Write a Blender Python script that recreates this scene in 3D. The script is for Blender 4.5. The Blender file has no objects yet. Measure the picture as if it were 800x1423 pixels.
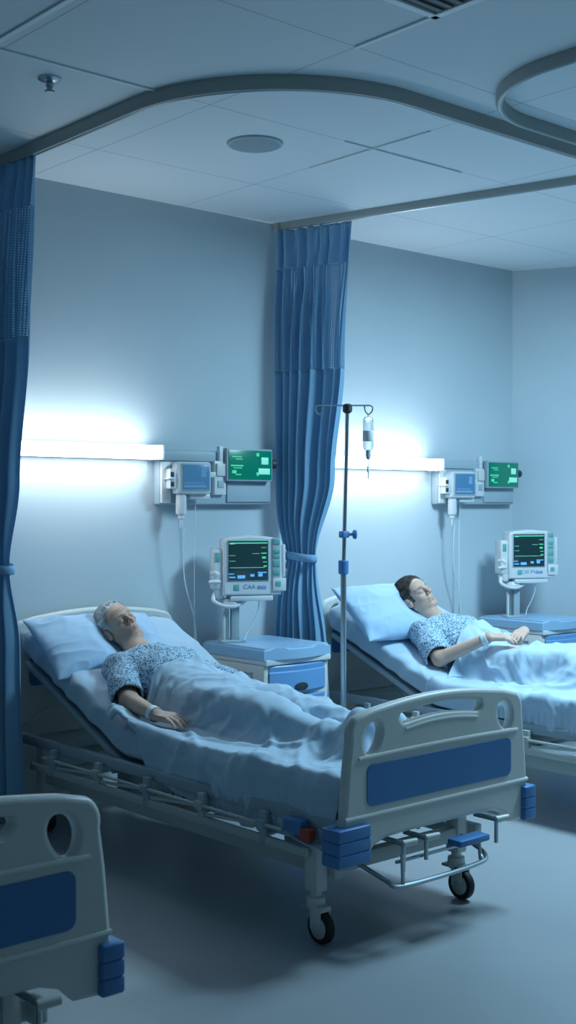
import bpy, bmesh, math, random
import numpy as np
from mathutils import Vector, Matrix
random.seed(7); np.random.seed(7)
S = bpy.context.scene; COL = S.collection; PI = math.pi
V = Vector

# ------------------------------------------------------------------ materials
def mat(name, col, rough=.5, metal=0, emit=None, estr=0, alpha=1, trans=0, sss=0, bump=None, spec=.5, sheen=0, tint=None):
    m = bpy.data.materials.new(name); m.use_nodes = True
    nt = m.node_tree; b = nt.nodes['Principled BSDF']
    b.inputs['Base Color'].default_value = (*col, 1)
    b.inputs['Roughness'].default_value = rough; b.inputs['Metallic'].default_value = metal
    b.inputs['Specular IOR Level'].default_value = spec
    b.inputs['Alpha'].default_value = alpha; b.inputs['Transmission Weight'].default_value = trans
    if sheen: b.inputs['Sheen Weight'].default_value = sheen
    if sss:
        b.inputs['Subsurface Weight'].default_value = sss
        b.inputs['Subsurface Scale'].default_value = .01
        b.inputs['Subsurface Radius'].default_value = (1, .35, .2)
    if emit:
        b.inputs['Emission Color'].default_value = (*emit, 1); b.inputs['Emission Strength'].default_value = estr
    tc = None
    if tint:            # slight mottling: (other colour, scale, lo, hi)
        tc = nt.nodes.new('ShaderNodeTexCoord'); n = nt.nodes.new('ShaderNodeTexNoise')
        n.inputs['Scale'].default_value = tint[1]; n.inputs['Detail'].default_value = 4
        r = nt.nodes.new('ShaderNodeValToRGB')
        r.color_ramp.elements[0].position = tint[2]; r.color_ramp.elements[1].position = tint[3]
        r.color_ramp.elements[0].color = (*col, 1); r.color_ramp.elements[1].color = (*tint[0], 1)
        nt.links.new(tc.outputs['Object'], n.inputs['Vector']); nt.links.new(n.outputs['Fac'], r.inputs['Fac'])
        nt.links.new(r.outputs['Color'], b.inputs['Base Color'])
    if bump:            # (scale, strength, distance)
        tc = tc or nt.nodes.new('ShaderNodeTexCoord'); n = nt.nodes.new('ShaderNodeTexNoise')
        n.inputs['Scale'].default_value = bump[0]; n.inputs['Detail'].default_value = 5
        bp = nt.nodes.new('ShaderNodeBump'); bp.inputs['Strength'].default_value = bump[1]
        bp.inputs['Distance'].default_value = bump[2]
        nt.links.new(tc.outputs['Object'], n.inputs['Vector']); nt.links.new(n.outputs['Fac'], bp.inputs['Height'])
        nt.links.new(bp.outputs['Normal'], b.inputs['Normal'])
    return m

M = {}
M['wall'] = mat('wall_paint', (.53, .63, .68), .75, bump=(60, .08, .002), tint=((.50, .59, .645), 1.2, .35, .65))
M['floor'] = mat('vinyl_floor', (.34, .38, .41), .38, bump=(9, .05, .002), tint=((.31, .35, .38), 2.5, .3, .7))
M['cream'] = mat('cream_plastic', (.62, .66, .64), .42, bump=(30, .03, .001))
M['frame'] = mat('frame_enamel', (.47, .53, .52), .4, bump=(40, .04, .001))
M['rail'] = mat('rail_enamel', (.33, .42, .48), .35, bump=(40, .04, .001))
M['bluepl'] = mat('blue_plastic', (.06, .21, .47), .4, bump=(40, .04, .001))
M['bluepanel'] = mat('blue_panel', (.042, .18, .41), .45, tint=((.05, .20, .44), 3, .3, .7))
M['bluedraw'] = mat('blue_drawer', (.15, .36, .66), .4)
M['bluetop'] = mat('blue_top', (.30, .50, .70), .35)
M['white'] = mat('white_plastic', (.68, .72, .74), .4)
M['greypl'] = mat('grey_plastic', (.36, .45, .50), .5)
M['panelgrey'] = mat('panel_grey', (.38, .48, .54), .5)
M['steel'] = mat('brushed_steel', (.42, .50, .54), .3, metal=.9)
M['track'] = mat('track_aluminium', (.38, .42, .41), .45, metal=.1)
M['rubber'] = mat('black_rubber', (.015, .017, .02), .6)
M['darkpl'] = mat('dark_plastic', (.03, .04, .05), .5)
M['red'] = mat('red_plastic', (.45, .06, .03), .5)
M['screen'] = mat('screen_glass', (.008, .02, .026), .15, emit=(.01, .05, .06), estr=.5)
M['screenblue'] = mat('screen_blue', (.05, .15, .28), .2, emit=(.06, .2, .32), estr=.4)
M['screengreen'] = mat('screen_green', (.0, .12, .08), .25, emit=(.0, .24, .17), estr=.35)
M['led_green'] = mat('led_green', (.05, .5, .25), .4, emit=(.1, .7, .4), estr=.5)
M['led_mint'] = mat('led_mint', (.3, .8, .6), .4, emit=(.25, .7, .58), estr=.4)
M['led_blue'] = mat('led_blue', (.1, .35, .8), .4, emit=(.15, .45, .95), estr=.6)
M['led_white'] = mat('led_white', (.7, .8, .8), .4, emit=(.65, .85, .85), estr=.6)
M['teal'] = mat('teal_key', (.12, .42, .38), .5)
M['label_blue'] = mat('label_blue', (.20, .36, .60), .5)
M['tube'] = mat('clear_tube', (.62, .76, .82), .3)
M['lamp'] = mat('lamp_diffuser', (.9, .95, 1), .5, emit=(.96, 1, 1), estr=5.0)
M['speaker'] = mat('speaker_grille', (.28, .36, .40), .6, bump=(400, .3, .001))
M['liquid'] = mat('clear_bottle', (.75, .88, .92), .08, trans=.6, alpha=.55)
M['vent'] = mat('vent_dark', (.12, .14, .15), .6)
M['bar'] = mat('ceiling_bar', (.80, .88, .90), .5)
M['sheet'] = mat('sheet_cotton', (.46, .62, .76), .85, sheen=.15, bump=(35, .12, .004))
M['blanket'] = mat('blanket_cotton', (.46, .62, .76), .85, sheen=.15, bump=(28, .15, .005))
M['pillow'] = mat('pillow_cotton', (.40, .60, .80), .85, sheen=.15, bump=(35, .12, .004))
M['band'] = mat('band_white', (.72, .80, .86), .5)
M['hair_white'] = mat('hair_white', (.66, .69, .70), .7, bump=(220, .5, .002), tint=((.45, .49, .52), 60, .35, .65))
M['hair_dark'] = mat('hair_dark', (.028, .024, .022), .65, bump=(220, .5, .002), tint=((.06, .05, .045), 60, .35, .65))

def skin_mat(name, col):
    m = mat(name, col, .5, sss=.12, bump=(140, .12, .0012))
    nt = m.node_tree; b = nt.nodes['Principled BSDF']
    a = nt.nodes.new('ShaderNodeAttribute'); a.attribute_name = 'tint'
    mx = nt.nodes.new('ShaderNodeMix'); mx.data_type = 'RGBA'; mx.blend_type = 'MULTIPLY'
    mx.inputs[0].default_value = 1; mx.inputs[6].default_value = (*col, 1)
    nt.links.new(a.outputs['Color'], mx.inputs[7]); nt.links.new(mx.outputs[2], b.inputs['Base Color'])
    return m
M['skin_old'] = skin_mat('skin_old', (.62, .41, .32))
M['skin_young'] = skin_mat('skin_young', (.64, .43, .34))

def gown_mat():
    m = mat('gown_print', (.5, .7, .85), .85, bump=(60, .1, .003)); nt = m.node_tree; b = nt.nodes['Principled BSDF']
    tc = nt.nodes.new('ShaderNodeTexCoord')
    nz = nt.nodes.new('ShaderNodeTexNoise'); nz.inputs['Scale'].default_value = 30
    mxv = nt.nodes.new('ShaderNodeMix'); mxv.data_type = 'VECTOR'; mxv.inputs[0].default_value = .025
    nt.links.new(tc.outputs['Object'], nz.inputs['Vector'])
    nt.links.new(tc.outputs['Object'], mxv.inputs[4]); nt.links.new(nz.outputs['Color'], mxv.inputs[5])
    v = nt.nodes.new('ShaderNodeTexVoronoi'); v.inputs['Scale'].default_value = 105
    r = nt.nodes.new('ShaderNodeValToRGB'); r.color_ramp.interpolation = 'CONSTANT'
    e = r.color_ramp.elements; e[0].color = (.05, .13, .24, 1); e[1].position = .43; e[1].color = (.42, .60, .74, 1)
    nt.links.new(mxv.outputs[1], v.inputs['Vector']); nt.links.new(v.outputs['Distance'], r.inputs['Fac'])
    nt.links.new(r.outputs['Color'], b.inputs['Base Color'])
    return m
M['gown'] = gown_mat()

def curtain_mat(name, col, alpha, mesh=False):
    m = mat(name, col, .8, sheen=.2, bump=(25, .1, .004)); nt = m.node_tree; b = nt.nodes['Principled BSDF']
    out = nt.nodes['Material Output']
    tr = nt.nodes.new('ShaderNodeBsdfTranslucent'); tr.inputs['Color'].default_value = (*col, 1)
    mx = nt.nodes.new('ShaderNodeMixShader'); mx.inputs[0].default_value = .3
    nt.links.new(b.outputs[0], mx.inputs[1]); nt.links.new(tr.outputs[0], mx.inputs[2])
    last = mx
    if mesh:
        tp = nt.nodes.new('ShaderNodeBsdfTransparent'); m2 = nt.nodes.new('ShaderNodeMixShader')
        tc = nt.nodes.new('ShaderNodeTexCoord'); sp = nt.nodes.new('ShaderNodeSeparateXYZ')
        nt.links.new(tc.outputs['UV'], sp.inputs[0])
        outs = []
        for ax in (0, 1):
            mu = nt.nodes.new('ShaderNodeMath'); mu.operation = 'MULTIPLY'; mu.inputs[1].default_value = 85
            fr = nt.nodes.new('ShaderNodeMath'); fr.operation = 'FRACT'
            gt = nt.nodes.new('ShaderNodeMath'); gt.operation = 'GREATER_THAN'; gt.inputs[1].default_value = .5
            nt.links.new(sp.outputs[ax], mu.inputs[0]); nt.links.new(mu.outputs[0], fr.inputs[0]); nt.links.new(fr.outputs[0], gt.inputs[0])
            outs.append(gt)
        ml = nt.nodes.new('ShaderNodeMath'); ml.operation = 'MULTIPLY'
        nt.links.new(outs[0].outputs[0], ml.inputs[0]); nt.links.new(outs[1].outputs[0], ml.inputs[1])
        nt.links.new(ml.outputs[0], m2.inputs[0])
        nt.links.new(last.outputs[0], m2.inputs[1]); nt.links.new(tp.outputs[0], m2.inputs[2]); last = m2
    nt.links.new(last.outputs[0], out.inputs[0])
    return m
M['curtain'] = curtain_mat('curtain_cloth', (.30, .55, .76), 1)
M['curtain_mesh'] = curtain_mat('curtain_net', (.22, .45, .66), 1, True)
M['curtain_tie'] = curtain_mat('curtain_tie', (.32, .58, .80), 1)

def ceiling_mat():
    m = mat('ceiling_board', (.70, .78, .81), .8); nt = m.node_tree; b = nt.nodes['Principled BSDF']
    tc = nt.nodes.new('ShaderNodeTexCoord'); sp = nt.nodes.new('ShaderNodeSeparateXYZ')
    nt.links.new(tc.outputs['Object'], sp.inputs[0])
    fs = []
    for ax, off, per in ((0, 3.13, .95), (1, 4.06, .86)):
        a = nt.nodes.new('ShaderNodeMath'); a.operation = 'SUBTRACT'; a.inputs[1].default_value = off - 50*per
        d = nt.nodes.new('ShaderNodeMath'); d.operation = 'MODULO'; d.inputs[1].default_value = per
        l = nt.nodes.new('ShaderNodeMath'); l.operation = 'LESS_THAN'; l.inputs[1].default_value = .006
        nt.links.new(sp.outputs[ax], a.inputs[0]); nt.links.new(a.outputs[0], d.inputs[0]); nt.links.new(d.outputs[0], l.inputs[0]); fs.append(l)
    mx = nt.nodes.new('ShaderNodeMath'); mx.operation = 'MAXIMUM'
    nt.links.new(fs[0].outputs[0], mx.inputs[0]); nt.links.new(fs[1].outputs[0], mx.inputs[1])
    c = nt.nodes.new('ShaderNodeMix'); c.data_type = 'RGBA'
    c.inputs[6].default_value = (.70, .78, .81, 1); c.inputs[7].default_value = (.42, .50, .54, 1)
    nt.links.new(mx.outputs[0], c.inputs[0]); nt.links.new(c.outputs[2], b.inputs['Base Color'])
    return m
M['ceiling'] = ceiling_mat()

# ------------------------------------------------------------------ mesh helpers
class MB:
    def __init__(s): s.bm = bmesh.new()
    def box(s, c, size, bev=0, R=None, seg=2):
        r = bmesh.ops.create_cube(s.bm, size=1); vs = r['verts']
        for v in vs: v.co = V((v.co.x*size[0], v.co.y*size[1], v.co.z*size[2]))
        if bev:
            es = list({e for v in vs for e in v.link_edges})
            rb = bmesh.ops.bevel(s.bm, geom=es, offset=min(bev, .49*min(size)), segments=seg, affect='EDGES', profile=.5)
            vs = list({v for f in rb['faces'] for v in f.verts} | {v for v in vs if v.is_valid})
        for v in vs:
            if R is not None: v.co = R @ v.co
            v.co += V(c)
        return s
    def tube(s, pts, r, n=10, closed=False, cap=True):
        pts = [V(p) for p in pts]; N = len(pts); rings = []
        up = None
        for i, p in enumerate(pts):
            a = pts[i-1] if (i > 0 or closed) else p; b = pts[(i+1) % N] if (i < N-1 or closed) else p
            t = (b-a).normalized()
            if up is None:
                up = V((0, 0, 1)) if abs(t.z) < .9 else V((1, 0, 0))
            u = (up - t*up.dot(t)); u.normalize(); up = u; w = t.cross(u)
            rr = r[i] if hasattr(r, '__len__') else r
            rings.append([s.bm.verts.new(p + (u*math.cos(2*PI*k/n) + w*math.sin(2*PI*k/n))*rr) for k in range(n)])
        M_ = N if closed else N-1
        for i in range(M_):
            A, B = rings[i], rings[(i+1) % N]
            for k in range(n): s.bm.faces.new((A[k], A[(k+1) % n], B[(k+1) % n], B[k]))
        if cap and not closed: s.bm.faces.new(rings[0][::-1]); s.bm.faces.new(rings[-1])
        return s
    def bar(s, a, b, w, h, bev=.004, up=(0, 0, 1)):
        a, b = V(a), V(b); t = (b-a); L = t.length; t.normalize()
        u = V(up) if abs(t.dot(V(up))) < .95 else V((0, 1, 0))
        x = t.cross(u).normalized(); z = x.cross(t)
        R = Matrix((x, t, z)).transposed()
        return s.box((a+b)/2, (w, L, h), bev, R)
    def lathe(s, prof, n=24, c=(0, 0, 0), R=None):
        rings = []
        for (r, z) in prof:
            ring = []
            for k in range(n):
                p = V((r*math.cos(2*PI*k/n), r*math.sin(2*PI*k/n), z))
                if R is not None: p = R @ p
                ring.append(s.bm.verts.new(p + V(c)))
            rings.append(ring)
        for A, B in zip(rings, rings[1:]):
            for k in range(n): s.bm.faces.new((A[k], A[(k+1) % n], B[(k+1) % n], B[k]))
        s.bm.faces.new(rings[0][::-1]); s.bm.faces.new(rings[-1])
        return s
    def quad(s, *ps): s.bm.faces.new([s.bm.verts.new(p) for p in ps]); return s
    def build(s, name, m, parent=None, smooth=True, loc=None, deg=35):
        bmesh.ops.recalc_face_normals(s.bm, faces=s.bm.faces)
        me = bpy.data.meshes.new(name); s.bm.to_mesh(me); s.bm.free()
        if smooth:
            me.polygons.foreach_set('use_smooth', [True]*len(me.polygons)); me.set_sharp_from_angle(angle=math.radians(deg))
        me.materials.append(m if not isinstance(m, str) else M[m])
        o = bpy.data.objects.new(name, me); COL.objects.link(o)
        if parent: o.parent = parent
        if loc: o.location = loc
        return o
def mesh_obj(name, verts, faces, m, parent=None, smooth=True, deg=None):
    me = bpy.data.meshes.new(name)
    me.from_pydata(np.asarray(verts).tolist(), [], np.asarray(faces).tolist() if not isinstance(faces, list) else faces); me.update()
    if smooth:
        me.polygons.foreach_set('use_smooth', [True]*len(me.polygons))
        if deg: me.set_sharp_from_angle(angle=math.radians(deg))
    me.materials.append(m if not isinstance(m, str) else M[m])
    o = bpy.data.objects.new(name, me); COL.objects.link(o)
    if parent: o.parent = parent
    return o
def tag(o, label=None, cat=None, group=None, kind=None):
    if label: o['label'] = label
    if cat: o['category'] = cat
    if group: o['group'] = group
    if kind: o['kind'] = kind
    return o
def empty(name, loc=(0, 0, 0), rz=0, label=None, cat=None, group=None):
    o = bpy.data.objects.new(name, None); COL.objects.link(o); o.location = loc; o.rotation_euler = (0, 0, rz)
    o.empty_display_size = .1
    return tag(o, label, cat, group)
def copy_tree(o, loc=None, rz=None, label=None, parent=None):
    c = o.copy(); COL.objects.link(c)
    if parent: c.parent = parent
    for ch in list(o.children): copy_tree(ch, parent=c)
    if loc is not None: c.location = loc
    if rz is not None: c.rotation_euler = (0, 0, rz)
    if label: c['label'] = label
    return c
def smoothpath(pts, n=8):
    pts = [V(p) for p in pts]; P = [pts[0]] + pts + [pts[-1]]; out = []
    for i in range(1, len(P)-2):
        for k in range(n):
            t = k/n; a, b, c, d = P[i-1], P[i], P[i+1], P[i+2]
            out.append(.5*((2*b) + (c-a)*t + (2*a-5*b+4*c-d)*t*t + (3*b-a-3*c+d)*t**3))
    out.append(P[-2]); return out
def shape2d(name, loops, depth, bevel, m, parent=None, res=3):
    """flat outline with holes in the (x, z) plane, given thickness and rounded edges"""
    cu = bpy.data.curves.new(name, 'CURVE'); cu.dimensions = '2D'; cu.fill_mode = 'BOTH'
    cu.extrude = depth/2 - bevel; cu.bevel_depth = bevel; cu.bevel_resolution = res; cu.offset = -bevel
    for lp in loops:
        sp = cu.splines.new('POLY'); sp.points.add(len(lp)-1); sp.use_cyclic_u = True
        for q, (x, z) in zip(sp.points, lp): q.co = (x, z, 0, 1)
    tmp = bpy.data.objects.new(name, cu)
    me = bpy.data.meshes.new_from_object(tmp); bpy.data.objects.remove(tmp); bpy.data.curves.remove(cu)
    me.transform(Matrix.Rotation(PI/2, 4, 'X'))
    me.polygons.foreach_set('use_smooth', [True]*len(me.polygons)); me.set_sharp_from_angle(angle=math.radians(40))
    me.materials.clear(); me.materials.append(M[m]); me.name = name
    o = bpy.data.objects.new(name, me); COL.objects.link(o)
    if parent: o.parent = parent
    return o
def rrect(cx, cz, w, h, r, n=6):
    out = []
    for (sx, sz, a0) in ((1, 1, 0), (-1, 1, 90), (-1, -1, 180), (1, -1, 270)):
        for k in range(n+1):
            a = math.radians(a0 + 90*k/n)
            out.append((cx + sx*(w/2-r) + r*math.cos(a), cz + sz*(h/2-r) + r*math.sin(a)))
    return out
def text_obj(body, size, m, parent, loc, depth=.0008):
    cu = bpy.data.curves.new('lettering', 'FONT'); cu.body = body; cu.size = size; cu.extrude = depth; cu.align_x = 'CENTER'
    tmp = bpy.data.objects.new('t', cu); me = bpy.data.meshes.new_from_object(tmp)
    bpy.data.objects.remove(tmp); bpy.data.curves.remove(cu)
    me.transform(Matrix.Rotation(PI/2, 4, 'X')); me.materials.clear(); me.materials.append(M[m]); me.name = 'lettering'
    o = bpy.data.objects.new('lettering', me); COL.objects.link(o); o.parent = parent; o.location = loc
    return o

# ------------------------------------------------------------------ noise
def _h(ix, iy, iz, seed):
    n = (ix.astype(np.int64)*374761393 + iy.astype(np.int64)*668265263 + iz.astype(np.int64)*2147483647 + seed*1274126177) & 0xffffffff
    n = ((n ^ (n >> 13))*1274126177) & 0xffffffff
    n = ((n ^ (n >> 16))*2246822519) & 0xffffffff
    return (n & 0xffff)/32767.5 - 1
def vnoise(x, y, z=0., seed=0):
    x, y, z = np.broadcast_arrays(np.asarray(x, float), np.asarray(y, float), np.asarray(z, float))
    fx, fy, fz = np.floor(x), np.floor(y), np.floor(z); u, v, w = x-fx, y-fy, z-fz
    u = u*u*u*(u*(u*6-15)+10); v = v*v*v*(v*(v*6-15)+10); w = w*w*w*(w*(w*6-15)+10); r = 0
    for a in (0, 1):
        for b in (0, 1):
            for c in (0, 1):
                r = r + _h(fx+a, fy+b, fz+c, seed)*(u if a else 1-u)*(v if b else 1-v)*(w if c else 1-w)
    return r
def ridge(x, y, seed=0): return 1 - 2*np.abs(vnoise(x, y, 0, seed))

# ------------------------------------------------------------------ room
EYE = 1.59; WY = 5.55; CZ = 3.24
fl = MB().quad((-3, -3, 0), (12, -3, 0), (12, WY, 0), (-3, WY, 0)).build('floor', 'floor'); tag(fl, 'pale blue-grey glossy vinyl ward floor', kind='structure')
ce = MB().box((4, 2.3, CZ+.03), (15, 9, .06)).build('ceiling', 'ceiling', smooth=False); tag(ce, kind='structure')
wb = MB().box((3.0, WY+.05, CZ/2), (8.0, .1, CZ)).build('wall_back', 'wall', smooth=False); tag(wb, kind='structure')
CX = 6.98; sd = V((.52, -1.0, 0)).normalized(); sn = V((sd.y, -sd.x, 0))   # side wall runs out from the corner
a_, b_ = V((CX, WY, 0)), V((CX, WY, 0)) + sd*2.6
w2 = MB().bar((a_ - sn*.05 + V((0, 0, CZ/2)) - sd*.0), (b_ - sn*.05 + V((0, 0, CZ/2))), .1, CZ, 0)
ws = w2.build('wall_right', 'wall', smooth=False); tag(ws, kind='structure')
bb = MB().box((3.0, WY-.008, .05), (7.98, .016, .1), .004).build('baseboard_back', 'greypl'); tag(bb, kind='structure')
tp_ = MB().bar(a_ + sd*1.12 + sn*.015 + V((0, 0, .9)), a_ + sd*1.9 + sn*.015 + V((0, 0, .9)), .03, .9, .006)
tr = tp_.build('trim_1', 'white'); tag(tr, 'pale wall protection board on the right wall', kind='structure')

# T-bar stretches with their highlight put into a pale colour
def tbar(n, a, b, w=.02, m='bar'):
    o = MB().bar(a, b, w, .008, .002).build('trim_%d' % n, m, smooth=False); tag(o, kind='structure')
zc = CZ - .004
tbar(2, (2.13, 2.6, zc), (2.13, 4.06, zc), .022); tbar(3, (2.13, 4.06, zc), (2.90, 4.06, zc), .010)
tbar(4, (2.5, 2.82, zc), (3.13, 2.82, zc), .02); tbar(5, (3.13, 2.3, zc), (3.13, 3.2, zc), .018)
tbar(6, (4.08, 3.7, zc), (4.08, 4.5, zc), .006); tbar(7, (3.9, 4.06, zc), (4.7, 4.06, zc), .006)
# dark air vent in the ceiling
vt = empty('ceiling_vent', (2.86, 2.58, CZ), 0, 'dark square air vent in the ceiling at the top edge', 'vent')
MB().box((0, 0, -.006), (.5, .44, .012), .002).build('backing', 'vent', vt)
f = MB()
for sx in (-1, 1): f.box((sx*.25, 0, -.01), (.03, .47, .02), .003)
for sy in (-1, 1): f.box((0, sy*.22, -.01), (.53, .03, .02), .003)
f.build('frame', 'bar', vt)
f = MB()
for k in range(9): f.box((0, -.17+k*.043, -.016), (.46, .02, .006), .001)
f.build('slats', 'vent', vt)
# flush loudspeaker disc
sp = empty('ceiling_speaker', (3.62, 4.36, CZ), 0, 'round grey flush speaker disc in the ceiling above the nearer bed', 'speaker')
MB().lathe([(.0, -.004), (.128, -.004), (.130, 0)][::-1] if 0 else [(.118, -.012), (.126, -.008), (.130, 0)], 40).build('rim', 'greypl', sp)
MB().lathe([(.001, -.017), (.09, -.016), (.114, -.012), (.114, -.009)], 40).build('grille', 'speaker', sp)
# sprinkler
sk = empty('ceiling_sprinkler', (2.47, 4.22, CZ), 0, 'small chrome sprinkler head on the ceiling at upper left', 'sprinkler')
MB().lathe([(.045, 0), (.045, -.006), (.03, -.014), (.012, -.018)], 24).build('flange', 'steel', sk)
MB().lathe([(.014, -.016), (.016, -.03), (.011, -.038), (.011, -.046), (.02, -.05), (.018, -.056)], 20).build('nozzle', 'steel', sk)
# detector disc seen inside the far curtain loop
dt = empty('smoke_detector', (4.35, 2.93, CZ), 0, 'small round detector on the ceiling inside the right curtain track loop', 'detector')
MB().lathe([(.06, 0), (.06, -.012), (.045, -.03), (.02, -.036)], 28).build('housing', 'white', dt)
MB().lathe([(.02, -.034), (.018, -.042), (.005, -.044)], 20).build('sensor', 'greypl', dt)

# ------------------------------------------------------------------ curtain tracks
def track(pts, label, closed=False, w=.03, h=.045):
    root = empty('curtain_track', (0, 0, 0), 0, label, 'curtain track')
    bm = bmesh.new(); N = len(pts); prof = [(-w/2, 0), (-w/2, -h*.75), (-w/3, -h), (w/3, -h), (w/2, -h*.75), (w/2, 0)]
    rings = []
    for i, p in enumerate(pts):
        p = V(p); t = (V(pts[min(i+1, N-1)]) - V(pts[max(i-1, 0)])).normalized(); nn = V((t.y, -t.x, 0))
        rings.append([bm.verts.new(p + nn*a + V((0, 0, b))) for a, b in prof])
    for A, B in zip(rings, rings[1:]):
        for k in range(len(prof)-1): bm.faces.new((A[k], A[k+1], B[k+1], B[k]))
    bm.faces.new(rings[0][::-1]); bm.faces.new(rings[-1])
    mb = MB(); mb.bm.free(); mb.bm = bm
    mb.build('rail', 'track', root)
    lip = MB().tube([V(p) + V((0, 0, -h)) for p in pts], .004, 6); lip.build('lip', 'steel', root)
    for p in (pts[0], pts[-1]):
        MB().box(V(p) + V((0, 0, -h/2-.001)), (w*1.3, w*1.3, h+.004), .004).build('end_cap', 'track', root)
    return root
def arc(cx, cy, r, a0, a1, n=24): return [(cx + r*math.cos(math.radians(a0+(a1-a0)*k/n)), cy + r*math.sin(math.radians(a0+(a1-a0)*k/n)), CZ) for k in range(n+1)]
TX = 2.86; TY = 3.42
track([(TX, WY-.03, CZ), (TX, 4.9, CZ)] + arc(TX+.78, TY+.78, .78, 180, 270) + [(4.7, TY, CZ), (5.6, TY-.03, CZ), (6.2, TY-.05, CZ)],
      'long curved grey metal curtain track running round the nearer bed', w=.045, h=.055)
track([(4.763, WY-.03, CZ), (4.90, 4.97, CZ), (5.27, 3.47, CZ)], 'straight curtain track between the two beds', w=.035, h=.04)
track([(3.74, .9, CZ), (3.74, 2.6, CZ)] + [(p[0], p[1], CZ) for p in arc(3.74+.5, 2.80, .5, 180, 90)] + [(5.2, 3.30, CZ), (6.2, 3.27, CZ)],
      'hooked grey curtain track loop at the upper right', w=.03, h=.05)

# ------------------------------------------------------------------ curtains
def curtain(x0, ytop, ybot_edge, tie, label, nf, zbot=.22, seed=0, widths=None, xshift=0):
    """hangs along -Y from the wall under its track; tied back at tie = (y, half width)"""
    root = empty('privacy_curtain', (x0, ytop, zbot), 0, label, 'curtain')
    zt, zm, ztie = CZ-.05, 2.36, 1.285; ns = 260
    def wid(z):   # near edge and wall-side edge (y)
        return widths(z)
    def grid(zs):
        s = np.linspace(0, 1, ns); Z = np.array(zs)
        X = np.zeros((len(Z), ns)); Y = X.copy()
        for i, z in enumerate(Z):
            e0, e1 = wid(z)
            w = abs(e1-e0)
            amp = .024 + .030*np.clip((zt-z)/.5, 0, 1)
            kt = math.exp(-((z-ztie)/.16)**2)
            amp = amp*(1-.62*kt)
            ss = s + .018*vnoise(s*7, z*.7, 0, seed+3)
            ph = 2*PI*nf*ss + .9*vnoise(s*5, z*.9, 0, seed)
            f = np.sin(ph) + .30*np.sin(2*ph+1.3+.8*vnoise(s*3, z, 0, seed+5)) + .3*vnoise(s*22, z*1.3, 0, seed+9)
            head = max(0, 1-(zt-z)/.22)
            f = f + head*.7*np.sin(2.1*ph+z*9)
            fat = .03*kt*np.cos((s-.5)*PI)
            X[i] = amp*f*(.45+.55*np.clip((s+.25*vnoise(s*4, z*.5, 0, seed+13))/.45, 0, 1))
            Y[i] = e0 + (e1-e0)*(s + .010*np.cos(ph)*(1-kt)*6/nf)
            X[i] += xshift*(ytop-Y[i])
            if kt > .05 and 0: X[i] = X[i]*(1-.2*kt) + .05*kt*np.sin(PI*s)*np.sign(np.sin(ph*.5+.1))*.6
        P = np.stack([X, Y-ytop, np.repeat(Z[:, None]-zbot, ns, 1)], -1).reshape(-1, 3)
        idx = np.arange(len(Z)*ns).reshape(len(Z), ns)
        F = np.stack([idx[:-1, :-1], idx[:-1, 1:], idx[1:, 1:], idx[1:, :-1]], -1).reshape(-1, 4)
        return P, F
    def sheet(name, zs, m):
        P, F = grid(zs); o = mesh_obj(name, P, F, m, root)
        uv = o.data.uv_layers.new(name='UVMap'); n1 = len(zs)
        li = np.zeros(len(o.data.loops), int); o.data.loops.foreach_get('vertex_index', li)
        u = (li % ns)/ns*1.2; v = P[li, 2]; uv.data.foreach_set('uv', np.stack([u, v], 1).ravel())
        if m != 'curtain_mesh' or True:
            so = o.modifiers.new('th', 'SOLIDIFY'); so.thickness = .002
        return o
    sheet('cloth', np.linspace(zbot, zm, 90), 'curtain')
    sheet('mesh_panel', np.linspace(zm, zt-.23, 34), 'curtain_mesh')
    sheet('heading', np.linspace(zt-.23, zt, 16), 'curtain')
    # tieback loop
    e0, e1 = wid(ztie); cy = (e0+e1)/2-ytop; hy = abs(e1-e0)/2+.012
    loop = [(.062*math.cos(a)-xshift*cy, cy + hy*math.sin(a)) for a in np.linspace(0, 2*PI, 33)[:-1]]
    bm = bmesh.new(); rings = []
    for (x, y) in loop:
        zz = ztie-zbot+.10*(y-cy)
        rings.append([bm.verts.new((x*k, cy+(y-cy)*k, zz+dz)) for k, dz in ((1, -.022), (1.03, 0), (1, .022))])
    for i in range(32):
        A, B = rings[i], rings[(i+1) % 32]
        for k in range(2): bm.faces.new((A[k], A[k+1], B[k+1], B[k]))
    mb = MB(); mb.bm.free(); mb.bm = bm; t = mb.build('tieback', 'curtain_tie', root); so = t.modifiers.new('th', 'SOLIDIFY'); so.thickness = .004
    e0, e1 = wid(zt)
    for k in range(nf):
        y = e0 + (e1-e0)*(k+.5)/nf - ytop
        hx = -xshift*y; MB().tube([(hx, y, zt-zbot-.03), (hx+.004, y, zt-zbot-.005), (hx, y, CZ-.036-zbot)], .0035, 6).build('hook', 'white', root)
    return root
def lerp_keys(z, keys):
    for (z0, a), (z1, b) in zip(keys, keys[1:]):
        if z0 <= z <= z1:
            t = (z-z0)/(z1-z0); t = t*t*(3-2*t)
            return tuple(a[i]+(b[i]-a[i])*t for i in range(2))
    return keys[0][1] if z < keys[0][0] else keys[-1][1]
k2 = [(0, (5.17, 5.50)), (.75, (5.19, 5.50)), (1.285, (5.26, 5.46)), (1.75, (5.14, 5.49)), (2.4, (5.07, 5.50)), (3.2, (5.02, 5.51))]
curtain(4.77, 5.5, 0, None, 'blue curtain with netted top, tied back between the two patient beds', 7, seed=11, xshift=.246, widths=lambda z: lerp_keys(z, k2))
k1 = [(0, (5.15, 5.5)), (.9, (5.19, 5.5)), (1.285, (5.27, 5.48)), (1.7, (5.18, 5.5)), (2.4, (5.08, 5.51)), (3.2, (5.02, 5.52))]
curtain(TX, 5.5, 0, None, 'dark blue tied curtain at the left edge of the photo', 7, seed=31, widths=lambda z: lerp_keys(z, k1))

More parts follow.
